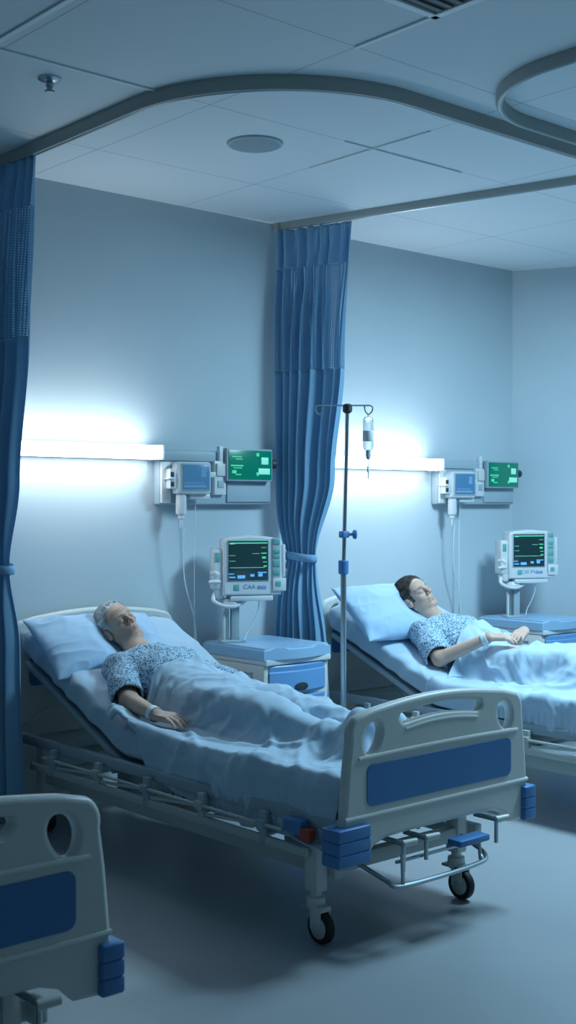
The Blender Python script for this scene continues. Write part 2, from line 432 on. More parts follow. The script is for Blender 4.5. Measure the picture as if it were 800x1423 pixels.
# ------------------------------------------------------------------ wall lights and service panels
def wall_light(x0, x1, z, label):
    r = empty('wall_light', ((x0+x1)/2, WY, z), 0, label, 'light', 'strip lights above the bed heads'); L = x1-x0
    MB().box((0, -.014, 0), (L+.01, .028, .07), .005).build('back_plate', 'white', r)
    MB().box((0, -.098, 0), (L, .14, .072), .024, seg=4).build('diffuser', 'lamp', r)
    for s in (-1, 1): MB().box((s*(L/2+.004), -.09, 0), (.012, .148, .08), .004).build('end_cap', 'white', r)
    return r
wall_light(2.75, 3.84, 1.865, 'glowing white strip light on the wall above the nearer bed')
wall_light(4.98, 6.07, 1.845, 'glowing white strip light on the wall above the farther bed')

def service_panel(x0, zc_, label):
    r = empty('service_panel', (x0, WY, zc_), 0, label, 'medical panel', 'bedhead service panels'); W = .80
    # x from 0 to W
    MB().box((W/2, -.03, 0), (W, .06, .30), .012).build('housing', 'panelgrey', r)
    MB().box((W/2-.005, -.064, .118), (W-.02, .016, .058), .006).build('top_channel', 'panelgrey', r)
    MB().box((.035, -.068, -.03), (.062, .02, .225), .006).build('end_cover', 'white', r)
    MB().box((W-.18, -.066, -.075), (.32, .012, .12), .004).build('lower_cover', 'panelgrey', r)
    so = MB().box((.395, -.075, .0), (.085, .035, .19), .006).build('socket_unit', 'white', r)
    MB().box((.395, -.098, .045), (.066, .014, .07), .004).build('socket_lid', 'cream', so)
    MB().box((.395, -.094, -.035), (.04, .008, .04), .002).build('socket_hole', 'greypl', so)
    MB().box((.40, -.08, .135), (.026, .03, .085), .004).build('switch_post', 'white', r)
    return r
P1 = service_panel(3.885, 1.735, 'grey service panel at the right end of the nearer strip light')
P2 = service_panel(6.125, 1.735, 'grey service panel by the right corner beyond the farther strip light')
def status_display(x, z, label):
    r = empty('status_display', (x, WY-.078, z), 0, label, 'screen', 'green displays on the service panels')
    MB().box((0, -.02, 0), (.335, .038, .185), .005).build('frame', 'greypl', r)
    s = MB().box((0, -.0415, .0), (.315, .004, .165), .001).build('screen', 'screengreen', r)
    g = MB()
    for (cx, cz, w, h) in ((-.10, .045, .07, .006), (-.085, .032, .05, .005), (-.10, -.005, .09, .008), (-.095, -.018, .06, .005), (-.12, -.04, .03, .018), (-.09, -.055, .04, .006)):
        g.box((cx, -.0445, cz), (w, .002, h))
    g.build('readout', 'led_green', s)
    g = MB(); g.box((.105, -.0445, .025), (.052, .002, .04), .001); g.box((.10, -.0445, -.035), (.085, .002, .034), .001); g.build('lit_tiles', 'led_mint', s)
    for iz in (.06, -.05): MB().lathe([(.012, -.001), (.012, .001)], 6, (.052, -.0445, iz), Matrix.Rotation(PI/2, 3, 'X')).build('icon', 'led_green', s)
    MB().lathe([(.024, 0), (.026, .008), (.026, .03), (.018, .036)], 20, (.168, -.02, .01), Matrix.Rotation(PI/2, 3, 'Y')).build('knob', 'darkpl', r)
    return r
status_display(4.475, 1.81, 'green lit display on the service panel left of the tied curtain')
status_display(6.735, 1.79, 'green lit display on the service panel in the right corner')
def wall_monitor(x, z, label, s=1):
    r = empty('wall_monitor', (x, 5.415, z), math.radians(-14), label, 'monitor', 'small monitors on the service panels')
    MB().box((0, 0, 0), (.205, .085, .175), .016, seg=3).build('housing', 'white', r)
    MB().box((.008, -.044, .004), (.172, .008, .150), .006).build('bezel', 'greypl', r)
    sc = MB().box((.008, -.0495, .005), (.155, .004, .132), .001).build('screen', 'screenblue', r)
    g = MB(); g.box((-.005, -.0525, -.028), (.11, .002, .006)); g.box((.05, -.0525, .03), (.028, .002, .05)); g.box((.0, -.0525, -.045), (.13, .002, .014)); g.build('readout', 'label_blue', sc)
    sm = MB().box((-.118, .0, -.005), (.04, .07, .11), .008).build('side_module', 'white', r)
    MB().box((-.126, -.037, .018), (.02, .006, .026), .002).build('slot', 'darkpl', sm); MB().box((-.126, -.037, -.034), (.02, .006, .026), .002).build('slot', 'darkpl', sm)
    MB().box((-.135, -.01, -.005), (.035, .08, .008), .003).build('hook_plate', 'white', sm)
    MB().box((.05, .02, -.10), (.12, .06, .03), .008).build('clamp', 'white', r)
    MB().box((.125, .03, .02), (.06, .03, .03), .005).build('arm', 'cream', r)
    g = MB().lathe([(.020, 0), (.028, -.01), (.030, -.10), (.026, -.112), (.018, -.114), (.017, -.135), (.009, -.14), (.008, -.185), (.005, -.19)], 20, (-.06, .0, -.085)); g.build('handset', 'white', r)
    return r
wm1 = wall_monitor(4.045, 1.73, 'small white wall monitor with blue screen at the nearer strip light end')
wm2 = wall_monitor(6.26, 1.715, 'small white wall monitor with blue screen on the farther service panel')
def cable(pts, label, r=.004):
    o = MB().tube(smoothpath(pts, 10), r, 6).build('hanging_cable', 'tube'); return tag(o, label, 'cable')
def cset(dx, zb, who):
    cable([(4.0+dx, 5.42, 1.455), (4.0+dx, 5.43, 1.33), (4.03+dx, 5.45, 1.15), (4.10+dx, 5.46, .95), (4.12+dx, 5.47, .75), (4.13+dx, 5.48, .4)], 'thin pale tube hanging from the handset of the %s wall monitor' % who)
    cable([(4.11+dx, 5.46, 1.66), (4.115+dx, 5.48, 1.4), (4.115+dx, 5.48, 1.0), (4.12+dx, 5.49, .6), (4.12+dx, 5.49, .3)], 'straight thin wall cable hanging below the %s service panel' % who, .0035)
cset(0, .5, 'nearer'); cset(2.215, .5, 'farther')

# ------------------------------------------------------------------ cabinet and bedside monitor
def cabinet(loc, label):
    r = empty('bedside_cabinet', loc, 0, label, 'cabinet', 'bedside cabinets'); W, D, H = .46, .52, .80
    b = MB(); b.box((W/2, D/2, .40), (W, D, .62), .008)
    b.build('body', 'cream', r)
    MB().box((W/2, D/2-.012, .725), (W+.004, D+.02, .03), .006).build('rim', 'white', r)
    # top with softly bowed front edge
    pts = [(0, D)] + [(W*k/16, -.012-.035*math.sin(PI*k/16)) for k in range(17)] + [(W, D)]
    bm = bmesh.new(); vs = [bm.verts.new((x+(-.008 if x < .01 else (.008 if x > W-.01 else 0)), y, .738)) for x, y in pts]
    f_ = bm.faces.new(vs); ex = bmesh.ops.extrude_face_region(bm, geom=[f_])
    for v in [e for e in ex['geom'] if isinstance(e, bmesh.types.BMVert)]: v.co.z = .797
    es = [e for e in bm.edges if abs((e.verts[0].co.z+e.verts[1].co.z)/2-.797) < .001]
    bmesh.ops.bevel(bm, geom=es, offset=.012, segments=3, affect='EDGES')
    mb = MB(); mb.bm.free(); mb.bm = bm; mb.build('worktop', 'bluetop', r)
    # drawers: bowed fronts
    for z0, z1 in ((.565, .705), (.405, .545), (.25, .39), (.115, .235)):
        pr = [(W*.07 + W*.86*k/14, -.004-.030*math.sin(PI*k/14)) for k in range(15)]
        bm = bmesh.new(); rows = []
        for z, off in ((z0, 0), (z0+.006, .006), (z1-.036, .006), (z1-.03, .0), (z1-.006, .004), (z1, -.0)):
            rows.append([bm.verts.new((x, y-off, z)) for x, y in pr])
        for A, B in zip(rows, rows[1:]):
            for k in range(14): bm.faces.new((A[k], A[k+1], B[k+1], B[k]))
        for R_ in (rows[0], rows[-1]):
            bk = [bm.verts.new((x, .012, R_[0].co.z)) for x, y in pr]
            for k in range(14): bm.faces.new((R_[k], R_[k+1], bk[k+1], bk[k]))
        mb = MB(); mb.bm.free(); mb.bm = bm; d = mb.build('drawer', 'bluedraw', r)
        MB().lathe([(.0475, 0), (.05, .004), (.044, .012), (.02, .014)], 28, (W*.5, -.032, z0+.026), Matrix.Diagonal((1, 1, .45)) @ Matrix.Rotation(PI/2, 3, 'X')).build('handle', 'darkpl', d)
    s = MB(); s.box((-.003, .10, .52), (.006, .004, .30)); s.box((-.003, .24, .665), (.006, .28, .004)); s.box((-.003, .36, .52), (.006, .004, .30)); s.build('side_panel_grooves', 'greypl', r)
    s = MB(); s.box((-.004, .43, .63), (.008, .09, .02), .003); s.box((-.004, .43, .585), (.008, .09, .02), .003); s.build('side_vents', 'greypl', r)
    for sx in (.05, W-.05):
        for sy in (.06, D-.06):
            g = MB().lathe([(.022, -.012), (.026, -.006), (.026, .006), (.022, .012)], 18, (sx, sy, .026), Matrix.Rotation(PI/2, 3, 'Y')); g.box((sx, sy, .068), (.03, .03, .05), .004); g.build('castor', 'darkpl', r)
    return r
cab1 = cabinet((4.17, 4.95, 0), 'cream bedside cabinet with blue drawers and top, left of the drip stand')
cab2 = cabinet((6.50, 4.93, 0), 'cream bedside cabinet with blue drawers at the right edge, beyond the farther bed')

def patient_monitor(loc, label, logo):
    r = empty('patient_monitor', loc, math.radians(-27), label, 'monitor', 'patient monitors on the bedside cabinets')
    # body: arched top outline
    o_ = [(-.062, .27), (.265, .27), (.272, .30), (.268, .575), (.262, .592), (.20, .603), (.10, .611), (0, .603), (-.05, .594), (-.062, .575)]
    b = shape2d('housing', [o_], .13, .012, 'white', r); b.location = (0, 0, 0)
    MB().box((.078, -.066, .468), (.236, .006, .236), .004).build('bezel', 'greypl', r)
    sc = MB().box((.078, -.0695, .468), (.222, .004, .224), .001).build('screen', 'screen', r)
    g = MB(); g.box((.078, -.0722, .5685), (.212, .0016, .007)); g.box((.165, -.0722, .510), (.03, .0016, .006)); g.box((.165, -.0722, .485), (.022, .0016, .012)); g.box((.17, -.0722, .46), (.022, .0016, .004)); g.box((.172, -.0722, .436), (.018, .0016, .008)); g.build('green_readout', 'led_green', sc)
    g = MB(); g.box((.072, -.0722, .4285), (.195, .0016, .0022)); g.box((-.012, -.0722, .498), (.034, .0016, .002)); g.box((-.012, -.0722, .466), (.034, .0016, .002)); g.box((.12, -.0722, .508), (.04, .0016, .002)); g.box((.165, -.0722, .542), (.03, .0016, .002)); g.box((-.012, -.0722, .565), (.03, .0016, .005)); g.build('trace_lines', 'led_mint', sc)
    g = MB(); g.box((.038, -.0722, .376), (.042, .0016, .018)); g.box((.10, -.0722, .384), (.022, .0016, .014)); g.box((.145, -.0722, .386), (.024, .0016, .018)); g.box((.155, -.0722, .40), (.05, .0016, .006)); g.box((-.012, -.0722, .374), (.034, .0016, .007)); g.box((-.018, -.0722, .393), (.03, .0016, .005)); g.build('blue_readout', 'led_blue', sc)
    # key column
    kp = MB().box((.236, -.066, .452), (.048, .010, .29), .006).build('keypad', 'greypl', r)
    for z, h in ((.575, .03), (.52, .022), (.492, .022), (.45, .034), (.40, .03)):
        MB().box((.236, -.073, z), (.036, .006, h), .003).build('key', 'teal', kp)
    rm = MB().box((.279, -.035, .465), (.022, .06, .19), .008).build('connector_block', 'white', r)
    for z in (.52, .46, .41): MB().box((.292, -.045, z), (.008, .03, .018), .003).build('port', 'greypl', rm)
    bt = MB().box((.253, -.066, .33), (.075, .022, .075), .006).build('battery_door', 'white', r); MB().box((.245, -.079, .335), (.028, .004, .028), .003).build('door_key', 'teal', bt)
    text_obj(logo, .034, 'label_blue', r, (.085, -.0665, .308))
    g = MB(); g.box((.155, -.0665, .315), (.05, .002, .018), .0008); g.build('blue_sticker', 'label_blue', r)
    g = MB(); g.box((.012, -.0665, .315), (.03, .002, .034), .0008); g.build('mint_sticker', 'teal', r)
    # side module on the left, clamps, clip
    sm = MB().box((-.088, .005, .42), (.055, .11, .235), .012).build('side_module', 'white', r)
    MB().box((-.090, -.052, .488), (.026, .004, .052), .001).build('small_screen', 'teal', sm)
    MB().box((-.075, 0, .30), (.05, .09, .10), .014).build('lower_module', 'white', r)
    MB().tube([(-.115, -.02, .395), (-.10, -.045, .40), (-.085, -.05, .385)], .014, 12).build('clip', 'white', r)
    MB().tube([(-.14, -.06, .347), (-.12, -.06, .35), (-.075, -.045, .348)], [.009, .011, .010], 12).build('probe', 'white', r)
    # tray, bracket, post
    MB().box((.10, 0, .252), (.24, .13, .03), .008).build('tray', 'white', r)
    MB().tube(smoothpath([(-.10, -.02, .28), (-.11, -.04, .24), (-.06, -.05, .212), (.0, -.05, .208), (.05, -.03, .225), (.08, .0, .24)], 6), .012, 10).build('bracket', 'white', r)
    MB().lathe([(.05, .20), (.06, .225), (.05, .25)], 24, (-.01, 0, 0)).build('swivel', 'white', r)
    MB().box((.018, .01, .11), (.046, .045, .215), .006).build('post', 'greypl', r)
    MB().tube([(-.028, 0, .002), (-.028, 0, .22)], .012, 14).build('pole', 'steel', r)
    MB().box((-.045, -.004, .09), (.014, .02, .17), .003).build('strap', 'cream', r)
    MB().box((.0, 0, .006), (.14, .11, .012), .004).build('foot', 'greypl', r)
    MB().tube(smoothpath([(.15, -.02, .24), (.14, -.03, .18), (.11, -.035, .11), (.08, -.04, .06), (.06, -.06, .016)], 8), .003, 6).build('lead', 'tube', r)
    return r
for pm in [patient_monitor((4.255, 5.325, .829), 'white patient monitor on the cabinet left of the tied curtain', 'CAA'), patient_monitor((6.62, 5.25, .829), 'white patient monitor on the cabinet in the right corner', 'CAI IMA')]: pm.scale = (1, 1, .96)
for cb in (cab1, cab2): cb.scale = (1, 1, 1.04)

# ------------------------------------------------------------------ drip stand and bottle
CR = V((.752, -.659, 0))
iv = empty('drip_stand', (4.315, 4.50, 0), 0, 'tall steel drip stand with blue clamps between the two beds', 'stand')
MB().lathe([(.028, .075), (.034, .085), (.034, .125), (.02, .14)], 20).build('hub', 'greypl', iv)
for k in range(5):
    a = 2*PI*k/5+.6; d = V((math.cos(a), math.sin(a), 0))
    lg = MB().tube([d*.03+V((0, 0, .10)), d*.15+V((0, 0, .09)), d*.27+V((0, 0, .072))], .011, 10).build('leg', 'steel', iv)
    pd = V((-d.y, d.x, 0)); g = MB().lathe([(.018, -.009), (.024, -.006), (.024, .006), (.018, .009)], 16, d*.265+V((0, 0, .0245)), Matrix.Rotation(a, 3, 'Z') @ Matrix.Rotation(PI/2, 3, 'X'))
    g.tube([d*.265+V((0, 0, .03)), d*.265+V((0, 0, .075))], .006, 8); g.build('castor', 'darkpl', lg)
MB().tube([(0, 0, .12), (0, 0, 1.28)], .0145, 16).build('lower_pole', 'steel', iv)
MB().tube([(0, 0, 1.25), (.014, -.014, 2.085)], .010, 14).build('upper_pole', 'steel', iv)
MB().lathe([(.022, 1.235), (.026, 1.24), (.026, 1.30), (.022, 1.305)], 20).build('collar', 'bluepl', iv)
kc = MB().box((.002, -.002, 1.435), (.045, .036, .034), .006).build('clamp', 'bluepl', iv)
g = MB().tube([V((0, 0, 1.435)), V((0, 0, 1.435))+CR*.05], .008, 10); g.build('screw', 'steel', kc)
q = CR.to_track_quat('Z', 'Y').to_matrix(); MB().lathe([(.01, 0), (.022, .003), (.024, .018), (.015, .024)], 12, V((0, 0, 1.435))+CR*.045, q).build('knob', 'bluepl', kc)
tp = V((.014, -.014, 2.085))
MB().lathe([(.012, -.04), (.024, -.03), (.024, .0), (.014, .008)], 16, tp).build('cap', 'darkpl', iv)
MB().tube([tp-CR*.15, tp+CR*.115], .0042, 8).build('cross_bar', 'steel', iv)
def hookp(c, s): return smoothpath([c, c+CR*.012*s+V((0, 0, -.01)), c+CR*.008*s+V((0, 0, -.03)), c-CR*.008*s+V((0, 0, -.045)), c-CR*.024*s+V((0, 0, -.03)), c-CR*.03*s+V((0, 0, -.002))], 6)
MB().tube(hookp(tp+CR*.115, 1), .0038, 8).build('hook', 'steel', iv); MB().tube(hookp(tp-CR*.15, -1), .0038, 8).build('hook', 'steel', iv)
bt = empty('drip_bottle', V((4.315, 4.50, 0))+tp+CR*.105+V((0, 0, -.05)), 0, 'clear drip bottle hanging from the steel stand hook', 'drip bottle')
MB().lathe([(.006, -.004), (.018, -.008), (.026, -.02), (.0275, -.04), (.0275, -.16), (.024, -.172), (.012, -.178)], 24).build('bottle', 'liquid', bt)
MB().lathe([(.0278, -.078), (.0285, -.08), (.0285, -.128), (.0278, -.13)], 24).build('label_band', 'white', bt)
MB().tube([(0, 0, -.006), (0, 0, .008)], .004, 8).build('hanger', 'tube', bt)
MB().lathe([(.011, -.176), (.0125, -.18), (.0125, -.215), (.006, -.222)], 16).build('drip_chamber', 'greypl', bt)
MB().tube([(0, 0, -.22), (.001, 0, -.26), (0, 0, -.32)], .0024, 8).build('line', 'greypl', bt)
MB().box((0, 0, -.27), (.012, .01, .03), .003).build('roller_clamp', 'white', bt)

# ------------------------------------------------------------------ bed
SL = .43; YB = 1.45; MT = .60        # backrest slope, hinge and mattress top height
def board(name, parent, y, dz, flip):
    W = .515
    out = [(-W, .34), (-W+.006, .47), (-.492, .66), (-.478, .76)]
    cx, cz, r = -.405, .778, .075
    out += [(cx+r*math.cos(math.radians(a)), cz+r*math.sin(math.radians(a))) for a in range(180, 108, -12)]
    top = [(-.36+.72*k/12, .862+.028*math.sin(PI*k/12)) for k in range(13)]
    out += top + [(-x, z) for x, z in out[4:][::-1]] + [(.478, .76), (.492, .66), (W-.006, .47), (W, .34)]
    out += [(.47, .328), (.40, .332), (.36, .372), (.30, .392)] + [(.2-.4*k/6, .396) for k in range(7)] + [(-.30, .392), (-.36, .372), (-.40, .332), (-.47, .328)]
    holes = []
    for s in (-1, 1):
        h = []
        for k in range(28):
            a = 2*PI*k/28; rx = .040 + .006*math.sin(a); h.append((s*(.368 - .012*math.sin(a)*1) + rx*math.cos(a), .758 + .056*math.sin(a)))
        holes.append(h)
    sl = [(-.20+.40*k/10, .832+.016*math.sin(PI*k/10)) for k in range(11)]
    sb = [(.20-.40*k/10, .794+.016*math.sin(PI*k/10)) for k in range(11)]
    slot = sl + [(.218, .828), (.224, .812), (.214, .798)] + sb + [(-.214, .798), (-.224, .812), (-.218, .828)]
    holes.append(slot)
    loops = [[(x, z+dz) for x, z in L] for L in [out]+holes]
    b = shape2d(name, loops, .044, .016, 'cream', parent, 4); b.location = (0, y, 0)
    s = -1 if flip else 1     # outer face direction: -y for the foot end
    for fy in ((-s*.0225, s*.0225) if not flip else (-s*.0225, s*.0225)):
        p = shape2d('inset_panel', [rrect(.0, .594+dz, .80, .150, .028)], .006, .002, 'bluepanel', b); p.location = (0, fy, 0)
    # raised ridges
    rd = MB()
    for z0, bow, w in ((.694, .006, .44), (.488, .0, .505)):
        rd.tube([( -w+2*w*k/16, -s*.020, z0+dz+bow*math.sin(PI*k/16)) for k in range(17)], .0085, 8)
    rd.tube(smoothpath([(-.20, -s*.020, .772+dz), (-.1, -s*.02, .784+dz), (0, -s*.02, .788+dz), (.1, -s*.02, .784+dz), (.20, -s*.02, .772+dz)], 4), .006, 8)
    rd.build('ridges', 'cream', b)
    for sx in (() if flip else (-1, 1)):
        bp = MB()
        for k, z in enumerate((.353, .397, .441)):
            if sx < 0: bp.box((-.478, 0, z+dz), (.160, .090, .046), .008, seg=3)
            else: bp.box((.500, 0, z+dz), (.070, .090, .046), .008, seg=3)
        bp.build('bumper', 'bluepl', b)
    return b
def castor(name, x, y, parent, toe):
    r = MB()
    r.lathe([(.020, .205), (.020, .17), (.034, .165), (.036, .14), (.03, .125)], 20, (x, y, 0)).box((x, y-.018*toe, .128), (.056, .075, .022), .008)
    for s in (-1, 1):
        r.box((x+s*.024, y-.022*toe, .095), (.008, .055, .085), .004)
    c = r.build(name, 'cream', parent)
    w = MB().lathe([(.040, -.017), (.056, -.016), (.060, -.010), (.060, .010), (.056, .016), (.040, .017)], 32, (x, y-.028*toe, .060), Matrix.Rotation(PI/2, 3, 'Y')); w.build('wheel', 'rubber', c)
    h = MB()
    h.lathe([(.012, -.032), (.036, -.0195), (.040, -.017), (.040, .017), (.036, .0195), (.012, .032)], 28, (x, y-.028*toe, .060), Matrix.Rotation(PI/2, 3, 'Y')); h.build('wheel_cover', 'frame', c)
    MB().box((x, y+.038*toe, .125), (.04, .05, .012), .004).build('brake_pedal', 'greypl', c)
    return c
def bed(loc, label, first=True):
    r = empty('hospital_bed', loc, 0, label, 'hospital bed', 'adjustable hospital beds')
    board('footboard', r, 0, 0, False)
    board('headboard', r, 2.37, .165, True)
    # deck frame
    f = MB()
    for s in (-1, 1): f.bar((s*.465, .03, .445), (s*.465, 2.33, .445), .036, .05, .010)
    f.build('deck_rails', 'rail', r)
    f = MB()
    for y in (.06, .45, .9, 1.40, 1.9, 2.3): f.bar((-.46, y, .430), (.46, y, .430), .05, .03, .004)
    f.box((0, .75, .440), (.86, 1.36, .010), .003); f.build('deck_panel', 'frame', r)
    bk = MB(); a = math.atan(SL); Rb = Matrix.Rotation(a, 3, 'X'); L = .93
    cy, cz_ = YB+.005+L/2*math.cos(a), .437+L/2*math.sin(a)
    bk.box((0, cy, cz_), (.84, L, .014), .004, Rb)
    for s in (-1, 1): bk.bar((s*.43, YB+.005, .437), (s*.43, YB+.005+L*math.cos(a), .437+L*math.sin(a)), .03, .03, .006)
    bk.build('backrest_frame', 'rail', r)
    for s in (-1, 1): MB().tube([(s*.30, 1.70, .38), (s*.30, 2.10, .437+.64*math.sin(a)-.02)], .012, 10).build('lift_rod', 'steel', r)
    # lowered side rails each side
    for s in (-1, 1):
        g = MB(); g.bar((s*.50, .18, .335), (s*.50, 2.15, .335), .022, .036, .008)
        side = g.build('side_rail', 'frame', r)
        g = MB(); g.tube([(s*.515, .30, .395), (s*.515, 2.02, .395)], .007, 8); g.build('rail_tube', 'frame', side)
        for k, y in enumerate((.42, .80, 1.18, 1.56, 1.94)):
            pz = MB(); pz.bar((s*.50, y, .318), (s*.50, y, .442), .024, .04, .004); pz.box((s*.512, y, .395), (.03, .05, .034), .005)
            pz.build('rail_post', 'frame' if k % 2 else 'rail', side)
            if k < 4:
                MB().bar((s*.513, y+.01, .392), (s*.513, y+.34, .365), .010, .014, .003).build('link_bar', 'frame', side)
        lt = MB().box((s*.505, .235, .425), (.05, .10, .05), .008).build('latch_block', 'bluepl', side); MB().box((s*.512, .165, .405), (.035, .05, .045), .006).build('release_lever', 'red', side)
    # base
    f = MB()
    for s in (-1, 1): f.bar((s*.39, .13, .262), (s*.39, 2.22, .262), .042, .066, .008)
    f.bar((-.45, .19, .262), (.39, .19, .262), .05, .058, .008); f.bar((-.39, 2.2, .262), (.39, 2.2, .262), .05, .058, .008)
    f.bar((-.39, 1.2, .262), (.39, 1.2, .262), .04, .05, .008); f.build('base_frame', 'frame', r)
    for (sx, y) in ((-1.12, .19), (.80, .19), (-1, 2.2), (1, 2.2)):
        MB().box((sx*.40, y, .305), (.058, .068, .24), .010).build('leg', 'cream', r)
        castor('castor', sx*.40, y, r, 1)
    f = MB()
    for y in (.55, 1.75):
        f.box((-.2, y, .30), (.08, .12, .14), .01); f.box((.2, y, .30), (.08, .12, .14), .01); f.tube([(-.3, y, .35), (.3, y, .35)], .018, 12)
    f.tube([(0, .1, .36), (0, 1.7, .36)], .012, 10); f.tube([(.15, .1, .36), (.15, 1.5, .36)], .012, 10); f.build('lift_gear', 'greypl', r)
    MB().box((.03, .62, .27), (.16, .34, .1), .02).build('motor_box', 'darkpl', r)
    # cranks under the foot end
    for x, l in ((-.24, .07), (-.12, .05), (.28, .06)):
        c = MB().tube([(x, .06, .368), (x, -.05, .368)], .010, 10).tube([(x, -.048, .368), (x, -.048, .368-l-.03)], .008, 10)
        cr = c.build('crank', 'steel', r)
        MB().tube([(x-.008, -.052, .368), (x+.05, -.066, .372)], [.014, .012], 12).build('crank_grip', 'cream', cr)
    # folding step / pedal loop
    g = MB(); g.tube(smoothpath([(-.33, .10, .285), (-.31, -.03, .245), (-.27, -.075, .228), (.10, -.085, .232), (.20, -.06, .25), (.22, .08, .29)], 6), .009, 8)
    g.tube([(-.27, -.075, .228), (-.27, -.07, .34)], .007, 8); g.tube([(.16, -.07, .24), (.16, -.06, .335)], .007, 8)
    g.bar((-.26, -.03, .30), (.2, -.03, .30), .012, .012, .003)
    pl = g.build('pedal_loop', 'steel', r)
    MB().box((.11, -.055, .322), (.17, .07, .026), .008).build('pedal', 'bluepl', pl)
    return r
B1 = V((3.475, 3.11, 0)); B2 = V((5.535, 3.11, 0)); B0 = V((1.245, 2.71, 0))
bed1 = bed(B1, 'cream hospital bed with blue footboard panel in the centre, holding the white-haired patient')
bed2 = copy_tree(bed1, B2, label='hospital bed at right holding the dark-haired patient, its footboard out of view')
bed0 = copy_tree(bed1, B0, label='empty foreground bed cut off at the lower left, only its footboard showing')

# ------------------------------------------------------------------ mattresses
def mtop(y): return MT + SL*np.maximum(0, y-YB) - .02*np.exp(-((y-YB)/.12)**2)*0
def mattress(B, seed, label, hw=.445):
    ys = np.linspace(.055, 2.33, 150); nk = 96; T = .135; P = []
    ang = np.linspace(0, 2*PI, nk, endpoint=False)
    for i, y in enumerate(ys):
        e = min(1, min(y-.055, 2.33-y)/.03); sh = math.sqrt(max(0, 1-(1-e)**2))*.12+.88
        ct, st_ = np.cos(ang), np.sin(ang)
        sx = np.sign(ct)*np.abs(ct)**.22; sz = np.sign(st_)*np.abs(st_)**.42
        x = hw*sx*(.97+.03*sh); z = T/2*sz*(sh)
        top = mtop(np.array([y]))[0]
        al = math.atan(SL) if y > YB else 0
        w = (sz > -.2)*1.0
        d = .013*ridge(x*3+y*2.5, y*2.2-x*3.0, seed)*w + .010*np.clip(ridge(x*7-y*6, (y*3+x*2)*.8, seed+1), 0, 1)**1.5*w + .004*vnoise(x*20, y*14, z*10, seed+2)
        edge = np.clip((np.abs(x)-hw*.75)/(hw*.25), 0, 1)
        d2 = edge*.010*vnoise(y*16+z*9, x*2, z*6, seed+7)
        zz = top - T/2 + z + d
        xx = x + np.sign(x)*d2
        P.append(np.stack([xx, np.full(nk, y) - z*math.sin(al)*.6, zz], 1))
    n = len(ys); P = np.concatenate(P); idx = np.arange(n*nk).reshape(n, nk)
    F = np.stack([idx[:-1], np.roll(idx[:-1], -1, 1), np.roll(idx[1:], -1, 1), idx[1:]], -1).reshape(-1, 4).tolist()
    F.append(idx[0][::-1].tolist()); F.append(idx[-1].tolist())
    P[:, 2] = np.maximum(P[:, 2], .462)
    o = mesh_obj('mattress', P, F, 'sheet'); o.location = B
    return tag(o, label, 'mattress', 'mattresses in pale blue sheets')
mattress(B1, 1, 'pale blue sheeted mattress under the white-haired patient, head end raised')
mattress(B2, 21, 'pale blue sheeted mattress under the dark-haired patient, head end raised')
mattress(B0, 41, 'pale blue mattress glimpsed through the slot of the foreground footboard', hw=.40)

# ------------------------------------------------------------------ pillows
def pillow(loc, rot, w, h, t, seed, label, dent):
    n = 90; u = np.linspace(-1, 1, n); U, Vv = np.meshgrid(u, u, indexing='ij')
    prof = (np.clip(1-np.abs(U)**2.6, 0, 1)**.55)*(np.clip(1-np.abs(Vv)**2.6, 0, 1)**.55)
    px = U*w/2*(1-.07*(1-Vv**2)*np.abs(U)**3*0-.05*(1-np.abs(Vv)**3)*U**2); py = Vv*h/2*(1-.06*(1-np.abs(U)**3)*Vv**2)
    cor = np.abs(U*Vv)**1.5
    wr = .010*ridge(U*1.6+Vv*.6, Vv*1.9-U*.7, seed)*(.5+cor) + .008*ridge(U*2.2*(1+np.abs(U))-Vv*1.5, Vv*3.8+U*1.0, seed+4)*np.clip(1.1-prof, 0.1, 1)
    vs = []
    for s in (1, -1):
        z = s*t/2*prof + (wr*np.clip(prof*3, 0, 1) if s > 0 else .3*wr*np.clip(prof*3, 0, 1))
        if s > 0:
            dx, dy, dr, dd = dent; g = np.exp(-(((px-dx)/dr)**2+((py-dy)/(dr*1.15))**2)); z = z - dd*g
            ring = np.exp(-((np.sqrt((px-dx)**2+(py-dy)**2)-dr*1.5)/.035)**2); z = z+.008*ring*prof
        vs.append(np.stack([px, py, z], -1).reshape(-1, 3))
    idx = np.arange(n*n).reshape(n, n)
    F1 = np.stack([idx[:-1, :-1], idx[1:, :-1], idx[1:, 1:], idx[:-1, 1:]], -1).reshape(-1, 4)
    F2 = F1[:, ::-1] + n*n
    P = np.concatenate(vs)
    # weld rim
    rim = np.concatenate([idx[0], idx[-1], idx[:, 0], idx[:, -1]]); mp = np.arange(2*n*n); mp[rim+n*n] = rim
    F = mp[np.concatenate([F1, F2])]
    o = mesh_obj('pillow', P, F, 'pillow'); o.location = loc; o.rotation_euler = rot
    bmx = bmesh.new(); bmx.from_mesh(o.data); loose = [v for v in bmx.verts if not v.link_faces]
    bmesh.ops.delete(bmx, geom=loose, context='VERTS'); bmx.to_mesh(o.data); bmx.free()
    return tag(o, label, 'pillow')

